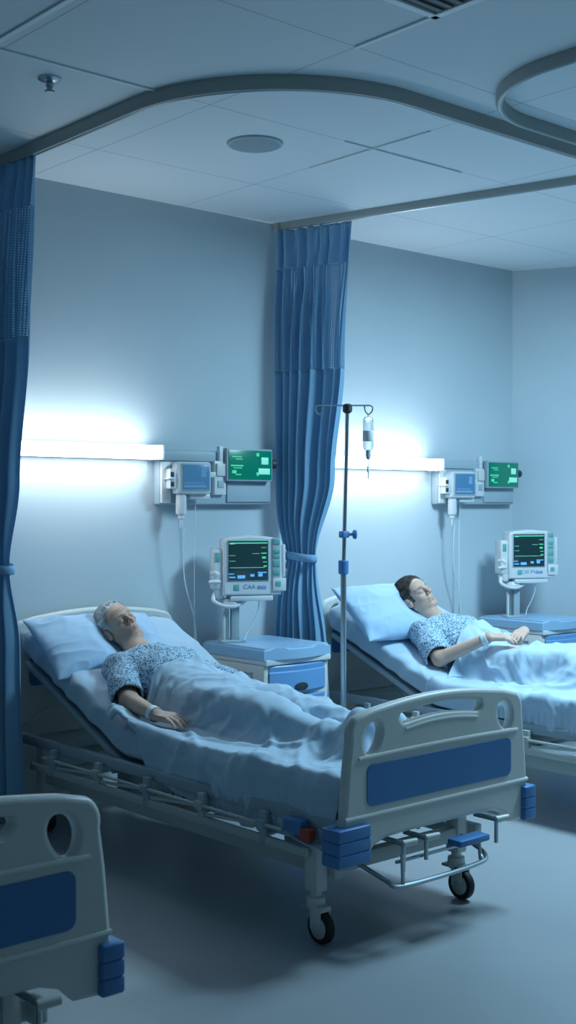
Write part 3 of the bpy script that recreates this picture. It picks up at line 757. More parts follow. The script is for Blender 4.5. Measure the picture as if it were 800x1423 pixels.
# ------------------------------------------------------------------ implicit surfaces for the patients
def smin(a, b, k): h = np.maximum(k-np.abs(a-b), 0)/k; return np.minimum(a, b)-h*h*k*.25
def smax(a, b, k): return -smin(-a, -b, k)
def rc(P, a, b, r1, r2):
    a = np.asarray(a, float); b = np.asarray(b, float); d = b-a; q = P-a
    t = np.clip((q@d)/(d@d+1e-12), 0, 1); return np.linalg.norm(q-t[:, None]*d, axis=1)-(r1+t*(r2-r1))
def ell(P, c, r, R=None):
    q = P-np.asarray(c, float)
    if R is not None: q = q@R
    r = np.asarray(r, float); k0 = np.linalg.norm(q/r, axis=1); k1 = np.linalg.norm(q/(r*r), axis=1)+1e-9
    return k0*(k0-1)/k1
def nrm(v): v = np.asarray(v, float); return v/np.linalg.norm(v)
def rotx(a): c, s = math.cos(a), math.sin(a); return np.array([[1, 0, 0], [0, c, -s], [0, s, c]])

def polygonise(fn, lo, hi, h, slack=1.6):
    lo = np.asarray(lo, float); B = 8
    nb = np.ceil((np.asarray(hi)-lo)/(h*B)).astype(int); n = nb*B+1
    bc = np.stack(np.meshgrid(*[np.arange(k) for k in nb], indexing='ij'), -1).reshape(-1, 3)
    cen = lo+(bc+.5)*B*h; d = fn(cen); act = np.abs(d) < slack*B*h*.87+.012
    F = np.full(n, 1., np.float32)
    for b, v in zip(bc[~act], d[~act]):
        if v < 0: F[b[0]*B:b[0]*B+B+1, b[1]*B:b[1]*B+B+1, b[2]*B:b[2]*B+B+1] = -1
    off = np.stack(np.meshgrid(*[np.arange(B+1)]*3, indexing='ij'), -1).reshape(-1, 3)
    A = bc[act]
    for i in range(0, len(A), 300):
        blk = A[i:i+300]; pts = (lo+((blk*B)[:, None, :]+off[None])*h).reshape(-1, 3)
        v = fn(pts).reshape(len(blk), B+1, B+1, B+1)
        for b, w in zip(blk, v): F[b[0]*B:b[0]*B+B+1, b[1]*B:b[1]*B+B+1, b[2]*B:b[2]*B+B+1] = w
    # surface nets
    S_ = F < 0
    c = np.zeros(np.array(F.shape)-1, np.int8)
    for dx in (0, 1):
        for dy in (0, 1):
            for dz in (0, 1): c += S_[dx:dx+c.shape[0], dy:dy+c.shape[1], dz:dz+c.shape[2]]
    cell = np.argwhere((c > 0) & (c < 8)); vid = np.full(c.shape, -1, np.int32); vid[tuple(cell.T)] = np.arange(len(cell))
    acc = np.zeros((len(cell), 3)); cnt = np.zeros(len(cell))
    cor = [(a, b, e) for a in (0, 1) for b in (0, 1) for e in (0, 1)]
    for p in cor:
        for ax in range(3):
            if p[ax]: continue
            q = list(p); q[ax] = 1
            f0 = F[tuple((cell+p).T)]; f1 = F[tuple((cell+q).T)]; m = (f0 < 0) != (f1 < 0)
            t = np.where(m, f0/np.where(np.abs(f0-f1) < 1e-9, 1, f0-f1), 0)
            pt = np.tile(np.array(p, float), (len(cell), 1)); pt[:, ax] = t
            acc[m] += pt[m]; cnt[m] += 1
    Vt = lo+(cell+acc/cnt[:, None])*h
    faces = []
    for ax in range(3):
        o1, o2 = [(1, 2), (2, 0), (0, 1)][ax]
        s0 = S_[tuple(slice(0, -1) if i == ax else slice(None) for i in range(3))]; s1 = S_[tuple(slice(1, None) if i == ax else slice(None) for i in range(3))]
        e = np.argwhere(s0 != s1); e = e[(e[:, o1] > 0) & (e[:, o2] > 0) & (e[:, o1] < F.shape[o1]-1) & (e[:, o2] < F.shape[o2]-1)]
        inside = s0[tuple(e.T)]
        def g(a, b): k = e.copy(); k[:, o1] -= a; k[:, o2] -= b; return vid[tuple(k.T)]
        q = np.stack([g(1, 1), g(0, 1), g(0, 0), g(1, 0)], 1); q[~inside] = q[~inside][:, ::-1]; faces.append(q)
    Fc = np.concatenate(faces); Fc = Fc[(Fc >= 0).all(1)]
    return Vt, Fc
def relax(Vt, F, it=2, lam=.5):
    for _ in range(it):
        for l in (lam, -lam*.95):
            s = np.zeros_like(Vt); c = np.zeros(len(Vt))
            for a, b in ((0, 1), (1, 2), (2, 3), (3, 0)):
                for i, j in ((a, b), (b, a)):
                    for k in range(3): s[:, k] += np.bincount(F[:, i], Vt[F[:, j], k], len(Vt))
                    c += np.bincount(F[:, i], minlength=len(Vt))
            Vt = Vt+l*(s/np.maximum(c, 1)[:, None]-Vt)
    return Vt

def head_fn(old):
    """head in its own frame: x = wearer's right, y = forward, z = up"""
    def f(P):
        Q = P.copy(); Q[:, 0] = np.abs(Q[:, 0])
        d = ell(Q, (0, -.022, .030), (.077, .097, .083))
        d = smin(d, ell(Q, (0, .020, -.030), (.061, .068, .078)), .03)
        d = smin(d, ell(Q, (0, .045, .045), (.055, .042, .045)), .03)           # forehead
        d = smin(d, rc(Q, (.053, -.005, -.055), (.022, .062, -.096), .016, .015), .035)   # jaw
        d = smin(d, ell(Q, (0, .073, -.097), (.022, .018, .017)), .02)           # chin
        d = smin(d, ell(Q, (.044, .058, -.022), (.020, .022, .016)), .022)       # cheekbone
        d = smin(d, rc(Q, (.010, .089, .020), (.045, .070, .024), .010, .008), .016)   # brow
        d = smax(d, -ell(Q, (.032, .100, .004), (.021, .020, .013)), .014)       # socket
        d = smin(d, ell(Q, (.031, .0745, .001), (.0165, .0155, .0125)), .005)     # closed lid
        d = smax(d, -rc(Q, (.018, .0905, -.0045), (.044, .083, -.0055), .0016, .0016), .003)   # lash line
        d = smin(d, rc(Q, (0, .090, .016), (0, .110, -.024), .0075, .0105), .012)  # nose
        d = smin(d, ell(Q, (.0125, .098, -.030), (.008, .010, .008)), .006)
        d = smax(d, -ell(Q, (.007, .103, -.0395), (.004, .005, .004)), .004)
        d = smin(d, ell(Q, (0, .078, -.058), (.030, .016, .022)), .015)
        d = smin(d, rc(Q, (0, .0935, -.0565), (.020, .085, -.060), .0050, .003), .005)
        d = smin(d, rc(Q, (0, .0925, -.0675), (.018, .085, -.0655), .0060, .003), .005)
        d = smax(d, -rc(Q, (0, .1005, -.0618), (.025, .087, -.0625), .0022, .0016), .003)
        d = smax(d, -rc(Q, (.019, .096, -.034), (.030, .081, -.060), .0022, .002), .006 if old else .012)
        if old:
            d = smax(d, -ell(Q, (.066, .052, -.052), (.018, .026, .024)), .03)
            for z in (.042, .054): d = smax(d, -rc(Q, (0, .0925, z), (.035, .078, z+.002), .0012, .001), .004)
        R = rotx(.25)
        e = ell(Q, (.083, -.010, -.008), (.013, .020, .034), R); e = smax(e, -ell(Q, (.096, -.005, -.004), (.009, .012, .022), R), .005)
        d = smin(d, e, .008)
        return d
    return f

def finger_chain(base, dirv, nv, lens, curls, rad):
    pts = [np.array(base, float)]; d = nrm(dirv); n = nrm(nv)
    for L, c in zip(lens, curls):
        a = math.radians(c); d, n = d*math.cos(a)-n*math.sin(a), n*math.cos(a)+d*math.sin(a); pts.append(pts[-1]+d*L)
    return pts
def make_hand(W, D, Nn, right, curl=1., spread=.05, sc=1.):
    """capsule list (a, b, r1, r2) and palm frame for a hand at wrist W pointing along D, back of hand along Nn"""
    D = nrm(D); Nn = nrm(np.asarray(Nn)-D*np.dot(Nn, D)); T = np.cross(Nn, D) if right else -np.cross(Nn, D)
    W = np.asarray(W, float); at = lambda x, y, z: W+(T*x+D*y+Nn*z)*sc
    caps = []
    for x, L, c0 in ((.029, .068, 12), (.0098, .077, 13), (-.0098, .072, 15), (-.029, .056, 17)):
        dr = D+T*(x*spread*18*.12)
        p = finger_chain(at(x, .088+(.004 if abs(x) < .02 else -.004), .0), dr, Nn, [L*.46*sc, L*.30*sc, L*.26*sc], [c0*curl, 20*curl, 12*curl], 1)
        rr = [.0098, .0088, .0080, .0068]
        caps.append([(p[i], p[i+1], rr[i]*sc, rr[i+1]*sc) for i in range(3)] + [(at(x*.72, .03, .0), p[0], .0095*sc, .0098*sc)])
    th = [at(.020, .022, -.006), at(.044, .052, -.016), at(.050, .083, -.022), at(.046, .106, -.026)]
    caps.append([(th[0], th[1], .015*sc, .0115*sc), (th[1], th[2], .0105*sc, .0095*sc), (th[2], th[3], .0092*sc, .0075*sc)])
    return dict(W=W, D=D, N=Nn, T=T, caps=caps, at=at, sc=sc)
def hand_fn(P, H):
    R = np.stack([H['T'], H['D'], H['N']], 1); Q = (P-H['W'])@R/H['sc']
    hb = np.array([.037, .044, .013]); q = Q-np.array([0, .046, 0]); q = q.copy(); q[:, 0] /= (.78+.22*np.clip(Q[:, 1]/.09, 0, 1))
    w = np.abs(q)-hb+.008
    d = (np.linalg.norm(np.maximum(w, 0), axis=1)+np.minimum(w.max(1), 0)-.010)*H['sc']*.9
    for ch in H['caps']:
        f = None
        for a, b, r1, r2 in ch:
            c = rc(P, a, b, r1, r2); f = c if f is None else smin(f, c, .003)
        d = smin(d, f, .005)
    return d

def person(cfg):
    hc = np.array(cfg['head']); fw = nrm(cfg['face']); up = np.array(cfg['crown'], float); up = nrm(up-fw*np.dot(up, fw)); rt = np.cross(fw, up)
    HR = np.stack([rt, fw, up], 1); hf = head_fn(cfg['old'])
    j = {k: np.array(v, float) for k, v in cfg['j'].items()}
    A = math.atan(SL); Rt = rotx(A)
    hands = [cfg['handR']] + ([cfg['handL']])
    nb = hc-up*.075-fw*.022                          # inside the jaw
    def body(P):
        d = ell(P, j['chest'], (.165*cfg['w'], .20, .108), Rt)
        d = smin(d, ell(P, j['waist'], (.150*cfg['w'], .19, .088), rotx(A*.5)), .08)
        d = smin(d, ell(P, j['pelvis'], (.170*cfg['w'], .15, .092)), .08)
        d = smin(d, rc(P, j['shR'], j['shL'], .062, .062), .06)
        d = smin(d, rc(P, j['neck'], nb, .058, .052), .035)
        for s in 'RL':
            a = rc(P, j['sh'+s], j['el'+s], .056, .043); a = smin(a, rc(P, j['el'+s], j['wr'+s], .043, .029), .02)
            d = smin(d, a, .03)
            l = rc(P, j['hip'+s], j['kn'+s], .085, .058); l = smin(l, rc(P, j['kn'+s], j['an'+s], .056, .038), .02)
            l = smin(l, rc(P, j['an'+s]+np.array([0, 0, -.02]), j['an'+s]+np.array([0, -.05, .085]), .036, .026), .02)
            d = smin(d, l, .04)
        for H in hands:
            m = np.linalg.norm(P-H['at'](0, .09, 0), axis=1) < .19
            if m.any(): d[m] = smin(d[m], hand_fn(P[m], H), .012)
        m = np.linalg.norm(P-hc, axis=1) < .24
        if m.any(): d[m] = smin(d[m], hf((P[m]-hc)@HR), .02)
        return d
    lo, hi = (-.50, .10, .55), (.50, 2.36, 1.25)
    Vt, F = polygonise(body, lo, hi, .0038)
    Vt = relax(Vt, F, 1)
    o = mesh_obj('person', Vt, F, cfg['skin']); o.location = cfg['B']
    # natural colouring of lips, brows, lids, ears
    Q = (Vt-hc)@HR; near = np.linalg.norm(Q, axis=1) < .17; c = np.ones((len(Vt), 4), np.float32); ax = np.abs(Q[:, 0])
    def blend(mask, col):
        mask = (mask*near)[:, None]; c[:, :3] = c[:, :3]*(1-mask)+np.array(col)*mask
    g = lambda p, r: np.exp(-(((ax-p[0])/r[0])**2+((Q[:, 1]-p[1])/r[1])**2+((Q[:, 2]-p[2])/r[2])**2))
    blend(.8*g((0, .092, -.062), (.019, .02, .0075)), (.80, .52, .50))
    blend(.5*g((.045, .062, -.030), (.022, .03, .02)), (1., .82, .78))
    blend(.5*g((0, .108, -.026), (.014, .02, .014)), (1., .80, .76))
    blend(.85*np.clip(g((.032, .083, .0265), (.019, .03, .0042))*1.3, 0, 1), cfg['brow'])
    blend(.65*g((.031, .09, -.0048), (.014, .014, .0022)), (.35, .25, .22))
    blend(.35*g((.032, .088, -.002), (.02, .02, .013)), (.75, .60, .60))
    blend(.4*g((.083, -.012, -.006), (.014, .02, .034)), (1., .72, .66))
    if cfg['beard']: blend(.35*g((0, .06, -.085), (.05, .05, .028)), (.72, .70, .70))
    at = o.data.color_attributes.new('tint', 'FLOAT_COLOR', 'POINT'); at.data.foreach_set('color', c.ravel())
    tag(o, cfg['label'], 'person')
    # ---- hair
    def hair(P):
        Q = (P-hc)@HR; y, z = Q[:, 1], Q[:, 2]; x = np.abs(Q[:, 0])
        t = cfg['hair_t']
        n1 = vnoise(Q[:, 0]*85+z*20, y*34, z*85, 5)*.006+vnoise(Q[:, 0]*34, y*24, z*34, 8)*.009
        d = ell(Q, (0, -.028, .036), (.080+t*.5, .100+t*.8, .083+t))-n1
        hl = cfg['hairline']
        line = (y-hl[0])*.95-(z-hl[1])*.30+.012*np.clip((x-.03)/.05, 0, 1)*np.clip((z-.02)/.05, 0, 1)*hl[2]
        d = smax(d, line-.4*n1, .008)
        d = smax(d, -(z+.022+np.clip(-y, 0, .09)*.75), .006)
        ear = ell(np.stack([x, y, z], 1), (.092, -.006, -.012), (.034, .025, .040)); d = smax(d, -ear, .004)
        return d
    ls, hs = hc-.16, hc+.16
    Hv, Hf = polygonise(hair, ls, hs, .003)
    ho = mesh_obj('hair', Hv, Hf, cfg['hair'], o)
    # loose strands on top of it
    rng = np.random.RandomState(3); mb = MB()
    for _ in range(cfg['strands']):
        th = rng.uniform(-1.25, 1.25); ph = rng.uniform(-.15, 2.3); t = cfg['hair_t']
        pts = []; lift = rng.rand()**2*.10; sw = rng.uniform(-.10, .10); th0 = th
        for k in range(5):
            th = th0+sw*k/2; p2 = ph+k*.12; rr = 1.0+.035*rng.rand()*.3+lift*k/4*.6+.012
            q = np.array([math.sin(th)*(.080+t*.5)*rr, math.cos(th)*math.cos(p2)*(.100+t*.8)*rr-.028, math.cos(th)*math.sin(p2)*(.083+t)*rr+.036]) if 0 else \
                np.array([math.sin(th)*(.081+t*.5)*rr, math.cos(th)*math.cos(p2)*(.101+t*.8)*rr-.028, math.cos(th)*math.sin(p2)*(.084+t)*rr+.036])
            pts.append(q)
        q0 = pts[0]
        if (q0[1]-cfg['hairline'][0])*.95-(q0[2]-cfg['hairline'][1])*.30 > -.002 or q0[2] < -.01: continue
        mb.tube([V(hc+HR@q) for q in pts], [.0006, .0013, .0013, .0009, .0004], 4)
    mb.build('loose_strands', cfg['hair'], ho)
    # ---- gown
    cut = cfg['sleeve']
    def gown(P):
        t = ell(P, j['chest'], (.165*cfg['w'], .205, .108), Rt)
        t = smin(t, ell(P, j['waist'], (.155*cfg['w'], .19, .088), rotx(A*.5)), .08)
        t = smin(t, ell(P, j['pelvis'], (.175*cfg['w'], .15, .094)), .08)
        t = smin(t, rc(P, j['shR'], j['shL'], .064, .064), .06)
        fold = .0075*(1-np.abs(vnoise(P[:, 0]*9+P[:, 1]*6, P[:, 1]*7-P[:, 0]*8, P[:, 2]*5, 3))*2)+.004*vnoise(P[:, 0]*22, P[:, 1]*16, P[:, 2]*18, 6)
        outer = t-.014
        inner = t-.004
        for s in 'RL':
            a, b = j['sh'+s], j['el'+s]; ax_ = nrm(b-a); L = np.linalg.norm(b-a)*cut
            e = a+ax_*L; sc = rc(P, a, a+ax_*(L+.05), .066, .073); plane = (P-e)@ax_+.010*vnoise(P[:, 0]*14, P[:, 1]*14, P[:, 2]*14, 2)
            so = smax(sc-.004, plane, .004); si = smax(sc+.006, -(((P-a)@ax_)-L*.35), .01)
            outer = smin(outer, so, .03); inner = np.minimum(inner, si)
        outer = outer-fold
        nk = rc(P, j['neck']-np.array([0, .012, -.012]), nb+(nb-j['neck'])*1.5+np.array([0, 0, .05]), .078, .12)
        outer = smax(outer, 1.40-P[:, 1], .004)
        d = smax(outer, -nk, .006); d = np.maximum(d, -(inner-fold*.8))
        return d
    Gv, Gf = polygonise(gown, (-.42, 1.3, .5), (.42, 2.2, 1.2), .0045)
    Gv = relax(Gv, Gf, 2)
    go = mesh_obj('gown', Gv, Gf, 'gown', o)
    # ---- wristband
    wr, el = j['wrR'], j['elR']; ax_ = nrm(wr-el); c0 = wr-ax_*.022
    q = V(ax_).to_track_quat('Z', 'Y').to_matrix(); rb = .0335
    wb_ = MB().lathe([(rb-.001, -.015), (rb+.001, -.0155), (rb+.002, -.014), (rb+.001, .014), (rb-.001, .0155), (rb-.0015, .014), (rb-.0015, -.014)], 36, V(c0), q).build('wristband', 'band', o)
    if not cfg['old']:
        tb = MB(); sidev = np.cross(ax_, (0, 0, 1)); tb.tube([V(c0+ax_*a_+np.array([0, 0, rb+.001])+0*sidev) for a_ in (-.01, .01)], .006, 8).build('clasp', 'band', wb_)
    return dict(o=o, V=Vt, j=j, G=Gv, hands=hands)

# ------------------------------------------------------------------ blankets: a small cloth solver draped over the patient
def height_from(V_, x0, y0, nx, ny, dx, top=True):
    H = np.full((nx, ny), -1. if top else 9.)
    i = np.floor((V_[:, 0]-x0)/dx).astype(int); k = np.floor((V_[:, 1]-y0)/dx).astype(int)
    m = (i >= 0) & (i < nx) & (k >= 0) & (k < ny)
    (np.maximum if top else np.minimum).at(H, (i[m], k[m]), V_[m, 2])
    return H
def blanket(Pn, cfg, seed, label):
    B = cfg['B']; dx = .012; x0, y0 = -.80, -.10; nx, ny = 134, 180
    Vt = Pn['V']; j = Pn['j']
    def seg(P, a, b): a = a[:2]; b = b[:2]; d = b-a; t = np.clip(((P[:, :2]-a)@d)/(d@d), 0, 1); return np.linalg.norm(P[:, :2]-a-t[:, None]*d, axis=1)
    arm = np.zeros(len(Vt), bool)
    for s in cfg['arms_over']:
        H = Pn['hands'][0 if s == 'R' else 1]; tip = H['at'](0, .16, 0)
        near = (seg(Vt, j['el'+s]+(j['wr'+s]-j['el'+s])*.15, j['wr'+s]) < .050) | (seg(Vt, j['wr'+s], tip) < .062)
        for a_, b_, w_ in ((j['el'+s], j['wr'+s], .062), (j['wr'+s], tip, .075)):
            q_ = b_-a_; t_ = np.clip(((Vt-a_)@q_)/(q_@q_), .12 if w_ < .07 else 0, 1); arm |= np.linalg.norm(Vt-a_-t_[:, None]*q_, axis=1) < w_
    bodyV = np.concatenate([Vt[~arm], Pn['G']])
    if 'R' in cfg['arms_over'] and cfg['old']:
        bodyV = bodyV[~((bodyV[:, 0] < cfg['armside']) & (bodyV[:, 1] < j['elR'][1]+.02))]
    H = height_from(bodyV, x0, y0, nx, ny, dx)
    gx = x0+(np.arange(nx)+.5)*dx; gy = y0+(np.arange(ny)+.5)*dx
    hw = .458; MTt = mtop(gy)+.008
    on = (np.abs(gx)[:, None] < hw) & (gy[None, :] > .045)
    H = np.where(on, np.maximum(H, MTt[None, :]), np.where(H > 0, H, 0)); H = np.where(on, H, 0)
    for _ in range(2):   # fill the small gaps between vertices and soften
        m = H.copy()
        for a, b in ((0, 1), (0, -1), (1, 0), (-1, 0)): m = np.maximum(m, np.where(on, np.roll(H, b if a == 0 else a, 1 if a == 0 else 0), 0))
        H = np.where(on, m, H)
    bl = .045*np.exp(-((gx[:, None]+.425)/.06)**2)*np.clip((gy[None, :]-1.1)/.3, 0, 1) if cfg['old'] else 0
    H = np.where(on, H+bl, H)
    for q_ in range(30):
        if q_ == 5: keep = H.copy()
        sm = (H+np.roll(H, 1, 0)+np.roll(H, -1, 0)+np.roll(H, 1, 1)+np.roll(H, -1, 1))/5; H = np.where(on & (sm > H-.02), np.maximum(sm, MTt[None, :]), H)
    w_ = np.clip((1.15-gy)/.3, 0, 1)[None, :]; H = np.maximum(keep, H*w_)
    U = height_from(Vt[arm], x0, y0, nx, ny, dx, False); U2 = U.copy()
    for a in (-1, 0, 1):
        for b in (-1, 0, 1): U2 = np.minimum(U2, np.roll(np.roll(U, a, 0), b, 1))
    U = np.where(U2 < 5, np.maximum(U2, H+.007), U2)
    def smp(G, P):
        fx = np.clip((P[:, 0]-x0)/dx-.5, 0, nx-1.01); fy = np.clip((P[:, 1]-y0)/dx-.5, 0, ny-1.01); i = fx.astype(int); k = fy.astype(int); u = fx-i; v = fy-k
        return G[i, k]*(1-u)*(1-v)+G[i+1, k]*u*(1-v)+G[i, k+1]*(1-u)*v+G[i+1, k+1]*u*v
    X0, X1, Y0, Y1 = cfg['cloth']; rng = np.random.RandomState(seed); P = None
    for lev, (n, m, it, steps) in enumerate(((44, 50, 14, 110), (88, 100, 14, 80), (176, 200, 12, 60))):
        a = np.linspace(0, 1, n); b = np.linspace(0, 1, m); Aa, Bb = np.meshgrid(a, b, indexing='ij')
        W, L = (X1-X0)*cfg['ex'][0], (Y1-Y0)*cfg['ex'][1]; rx, ry = W/(n-1), L/(m-1)
        if P is None:
            P = np.stack([X0+(X1-X0)*Aa+cfg['skew']*Bb*0, Y0+(Y1-Y0)*Bb+cfg['edge'](Aa)*Bb, np.full_like(Aa, 0)], -1)
            P[..., 2] = .93+.02*vnoise(Aa*9, Bb*9, 0, seed)
        else:
            o_n, o_m = P.shape[:2]; fa = a*(o_n-1); fb = b*(o_m-1); ia = np.minimum(fa.astype(int), o_n-2); ib = np.minimum(fb.astype(int), o_m-2); ua = (fa-ia)[:, None, None]; ub = (fb-ib)[None, :, None]
            P = P[ia][:, ib]*(1-ua)*(1-ub)+P[ia+1][:, ib]*ua*(1-ub)+P[ia][:, ib+1]*(1-ua)*ub+P[ia+1][:, ib+1]*ua*ub
            P[..., 2] += .006/(lev)*vnoise(Aa*40*lev+Bb*13, Bb*22*lev-Aa*9, 0, seed+lev)
        Vl = np.zeros_like(P); g = np.array([0, 0, -.0016 if lev == 0 else -.0009])
        yscale = 1+cfg['edge'](Aa)/(Y1-Y0)
        cons = []
        for (di, dj, k) in ((1, 0, .5), (0, 1, .5), (1, 1, .22), (1, -1, .22), (2, 0, .10), (0, 2, .10)):
            s1 = (slice(0, n-di), slice(0, m-dj) if dj >= 0 else slice(-dj, m)); s2 = (slice(di, n), slice(dj, m) if dj >= 0 else slice(0, m+dj))
            ysc = (yscale[s1]+yscale[s2])/2; rest = np.sqrt((di*rx)**2+(abs(dj)*ry*ysc)**2); cons.append((s1, s2, rest, k))
        for st in range(steps):
            prev = P.copy(); Vl *= .90; P = P+Vl+g
            for _ in range(it):
                for s1, s2, rest, k in cons:
                    d = P[s2]-P[s1]; l = np.sqrt((d*d).sum(-1)); w = (k*(l-rest)/np.maximum(l, 1e-9)*.5)[..., None]
                    P[s1] += d*w; P[s2] -= d*w
                F = P.reshape(-1, 3); hs = smp(H, F); top = mtop(F[:, 1])+.008
                ins = (np.abs(F[:, 0]) < hw) & (F[:, 2] < top-.035)
                F[:, 0] = np.where(ins, np.sign(F[:, 0])*(hw+.001), F[:, 0])
                low = (~ins) & (np.abs(F[:, 0]) < hw) & (F[:, 2] < hs); F[:, 2] = np.where(low, hs, F[:, 2])
                F[:, 1] = np.maximum(F[:, 1], .052); F[:, 2] = np.maximum(F[:, 2], .36)
                F[:, 2] = np.minimum(F[:, 2], smp(U, F)-.003)
                low &= F[:, 2] < hs+.002
                P = F.reshape(P.shape)
            Vl = np.clip(P-prev, -.01, .01); lw = (P[..., 2] < smp(H, P.reshape(-1, 3)).reshape(n, m)+.004); Vl[lw] *= .35
    n, m = P.shape[:2]; idx = np.arange(n*m).reshape(n, m)
    # creases worn into the cotton
    du = np.gradient(P, axis=0); dv = np.gradient(P, axis=1); N = np.cross(du, dv); N /= np.linalg.norm(N, axis=-1, keepdims=True)+1e-9
    aa = np.linspace(0, 1, n)[:, None]*(X1-X0); bb = np.linspace(0, 1, m)[None, :]*(Y1-Y0)
    wx = aa+.10*vnoise(aa*3, bb*2.4, 0, seed+40); wy = bb+.12*vnoise(aa*2.5, bb*3, 0, seed+41)
    cr = lambda u, v, sd_, p: np.clip(1-np.abs(vnoise(u, v, 0, sd_))*2.4, 0, 1)**p
    rot = lambda t: (wx*math.cos(t)+wy*math.sin(t), -wx*math.sin(t)+wy*math.cos(t))
    u1, v1 = rot(.35); u2, v2 = rot(-.55); u3, v3 = rot(1.25)
    dsp = 1.3*(.017*cr(u1*6.5, v1*1.7, seed+1, 1.4)+.012*cr(u2*9, v2*2.6, seed+2, 1.5)+.007*cr(u3*12, v3*4, seed+3, 1.6)+.005*cr(u1*17+.5, v1*5, seed+11, 1.2)+.005*cr(u2*20, v2*7, seed+12, 1.2)+.0015*vnoise(wx*22, wy*16, 0, seed+5))
    fall = np.clip((np.abs(P[..., 0])-hw+.02)/.06, 0, 1)
    dsp = dsp*(1-.5*fall)+fall*.016*vnoise(wy*11+.6*P[..., 2]*6, 0, 0, seed+7)
    dsp -= .006
    near_arm = (smp(U, P.reshape(-1, 3)).reshape(n, m) < 5).astype(float)
    for _ in range(8): near_arm = np.maximum(near_arm*.999, (near_arm+np.roll(near_arm, 1, 0)+np.roll(near_arm, -1, 0)+np.roll(near_arm, 1, 1)+np.roll(near_arm, -1, 1))/5)
    calm = np.clip((-P[..., 0]-.30)/.08, 0, 1)*np.clip((P[..., 1]-1.05)/.2, 0, 1); dsp *= 1-.75*calm
    dsp[1:-1, 1:-1] = (dsp[1:-1, 1:-1]*2+dsp[:-2, 1:-1]+dsp[2:, 1:-1]+dsp[1:-1, :-2]+dsp[1:-1, 2:])/6
    P = P+N*(np.maximum(dsp, -.003)*(1-np.clip(near_arm*1.2, 0, 1)))[..., None]*np.sign(N[n//2, m//2, 2])
    Fl = P.reshape(-1, 3); hs = smp(H, Fl); ok = (np.abs(Fl[:, 0]) < hw-.025) & (Fl[:, 2] < hs) & (Fl[:, 2] > hs-.03); Fl[ok, 2] = hs[ok]; P = Fl.reshape(n, m, 3)
    for q_ in range(9):
        Ps = P.copy(); Ps[1:-1, 1:-1] = (P[1:-1, 1:-1]*4+P[:-2, 1:-1]+P[2:, 1:-1]+P[1:-1, :-2]+P[1:-1, 2:])/8
        Ps[:, -1] = (P[:, -1]*2+np.roll(P[:, -1], 1, 0)+np.roll(P[:, -1], -1, 0))/4; Ps[0, -1] = P[0, -1]; Ps[-1, -1] = P[-1, -1]
        P = Ps if q_ < 1 else P+(Ps-P)*calm[..., None]
    F = np.stack([idx[:-1, :-1], idx[1:, :-1], idx[1:, 1:], idx[:-1, 1:]], -1).reshape(-1, 4)
    o = mesh_obj('blanket', P.reshape(-1, 3), F, 'blanket'); o.location = B
    so = o.modifiers.new('thick', 'SOLIDIFY'); so.thickness = .004; so.offset = 1
    sb = o.modifiers.new('sub', 'SUBSURF'); sb.levels = 0; sb.render_levels = 0
    return tag(o, label, 'blanket')

def L1(X, Y, Z, B): return (X-B[0], Y-B[1], Z)
c1 = [L1(*p, B1) for p in [(3.415, 5.165, .985)]][0]
l1 = lambda X, Y, Z: L1(X, Y, Z, B1)
jA = dict(neck=l1(3.425, 4.985, .865), chest=l1(3.42, 4.78, .775), waist=l1(3.43, 4.54, .715), pelvis=l1(3.44, 4.34, .695),
          shR=l1(3.245, 4.91, .800), shL=l1(3.60, 4.89, .800), elR=l1(3.135, 4.665, .700), wrR=l1(3.115, 4.425, .668),
          elL=l1(3.74, 4.66, .70), wrL=l1(3.70, 4.42, .665), hipR=l1(3.35, 4.32, .69), hipL=l1(3.55, 4.32, .69),
          knR=l1(3.34, 3.90, .700), knL=l1(3.58, 3.90, .690), anR=l1(3.37, 3.48, .645), anL=l1(3.55, 3.48, .640))
hA = make_hand(jA['wrR'], (.20, -.97, -.03), (-.20, 0, 1), True, 1.0); hA2 = make_hand(jA['wrL'], (-.05, -1, 0), (.1, 0, 1), False, 1.)
cfgA = dict(B=B1, head=c1, face=(-.10, -.86, .50), crown=(-.42, .42, .80), old=True, w=1., j=jA, handR=hA, handL=hA2, skin='skin_old', brow=(.62, .62, .62), beard=False,
            label='white-haired person in a speckled blue gown lying asleep, one hand on the blanket', hair='hair_white', hair_t=.017, hairline=(.046, .085, 1.), strands=2200, sleeve=.94,
            arms_over='R', armside=-.20, cloth=(-.62, .62, .056, 1.50), ex=(1.05, 1.07), skew=0, edge=lambda a: .13*np.exp(-(a/.20)**2)-.05*np.clip((a-.5)/.5, 0, 1))
pA = person(cfgA)
blanket(pA, cfgA, 5, 'pale blue blanket covering the legs of the white-haired patient')
pillow(V((3.335, 5.18, .895)), (math.radians(33), 0, math.radians(-4)), .70, .46, .17, 2, 'plump pale blue pillow under the white-haired head', (.07, -.03, .11, .085))

l2 = lambda X, Y, Z: L1(X, Y, Z, B2)
c2 = l2(5.465, 5.065, 1.035)
jB = dict(neck=l2(5.49, 4.93, .905), chest=l2(5.50, 4.74, .800), waist=l2(5.51, 4.51, .722), pelvis=l2(5.52, 4.32, .700),
          shR=l2(5.315, 4.87, .835), shL=l2(5.68, 4.87, .835), elR=l2(5.215, 4.655, .720), wrR=l2(5.325, 4.395, .852),
          elL=l2(5.80, 4.62, .74), wrL=l2(5.655, 4.41, .863), hipR=l2(5.43, 4.30, .70), hipL=l2(5.62, 4.30, .70),
          knR=l2(5.40, 3.88, .755), knL=l2(5.65, 3.88, .755), anR=l2(5.42, 3.46, .655), anL=l2(5.62, 3.46, .655))
hB = make_hand(jB['wrR'], (.78, -.62, .02), (-.25, -.1, 1), True, .9, sc=.97); hB2 = make_hand(jB['wrL'], (-.92, -.38, -.05), (.2, -.1, 1), False, .8, sc=.95)
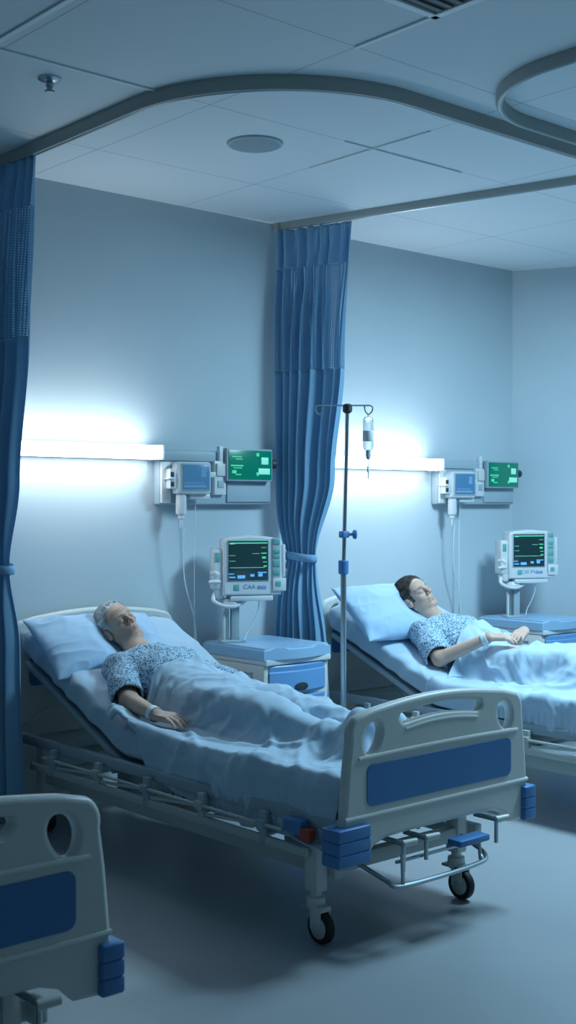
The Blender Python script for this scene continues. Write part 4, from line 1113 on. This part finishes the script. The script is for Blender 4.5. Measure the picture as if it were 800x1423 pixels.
cfgB = dict(B=B2, head=c2, face=(-.10, -.83, .50), crown=(-.36, .40, .82), old=False, w=1.02, j=jB, handR=hB, handL=hB2, skin='skin_young', brow=(.16, .14, .13), beard=True,
            label='dark-haired person in a patterned blue gown lying asleep with hands together on the belly', hair='hair_dark', hair_t=.020, hairline=(.060, .080, .6), strands=2200, sleeve=.94,
            arms_over='RL', armside=-.9, cloth=(-.615, .62, .056, 1.51), ex=(1.05, 1.06), skew=0, edge=lambda a: .05*np.exp(-(a/.06)**2)-.11*np.exp(-((a-.22)/.12)**2)+.07*np.exp(-((a-.5)/.2)**2))
pB = person(cfgB)
blanket(pB, cfgB, 15, 'pale blue blanket covering the dark-haired patient up to the chest')
pillow(V((5.30, 5.10, .95)), (math.radians(38), 0, math.radians(-6)), .66, .46, .17, 12, 'plump pale blue pillow under the dark-haired head', (.14, -.02, .10, .06))

# ------------------------------------------------------------------ light
def area(name, loc, rot, sx, sy, e, col):
    l = bpy.data.lights.new(name, 'AREA'); l.shape = 'RECTANGLE'; l.size = sx; l.size_y = sy; l.energy = e; l.color = col
    o = bpy.data.objects.new(name, l); COL.objects.link(o); o.location = loc; o.rotation_euler = rot; return o
area('ceiling_lamp', (5.6, 2.9, 3.16), (0, 0, 0), .6, 1.1, 160, (.50, .80, 1))
for k_, (xa, xb, za) in enumerate(((2.9, 3.8, 1.915), (5.1, 6.0, 1.895))): area('strip_fill_up', ((xa+xb)/2, WY-.10, za), (PI, 0, 0), xb-xa, .05, 1.9, (.88, .96, 1)); area('strip_fill_down', ((xa+xb)/2, WY-.10, za-.10), (0, 0, 0), xb-xa, .05, 1.6, (.88, .96, 1))  # fill lamps added above and below the strips to brighten ceiling and wall
w = bpy.data.worlds.new('World'); S.world = w; w.use_nodes = True
bg = w.node_tree.nodes['Background']; bg.inputs[0].default_value = (.26, .47, .60, 1); bg.inputs[1].default_value = .14

# ------------------------------------------------------------------ camera
cam = bpy.data.cameras.new('Camera'); co = bpy.data.objects.new('Camera', cam); COL.objects.link(co); S.camera = co
cam.sensor_fit = 'VERTICAL'; cam.sensor_height = 24; cam.lens = 24*1717/1423; cam.clip_start = .05
co.location = (0, 0, EYE)
cam.dof.use_dof = True; cam.dof.focus_distance = 5.9; cam.dof.aperture_fstop = 3.2
co.rotation_euler = V((.659, .752, -math.tan(math.radians(.384)))).to_track_quat('-Z', 'Y').to_euler()
S.view_settings.view_transform = 'Standard'; S.view_settings.look = 'None'; S.view_settings.gamma = 1; S.view_settings.use_curve_mapping = False
S.view_settings.exposure = 0
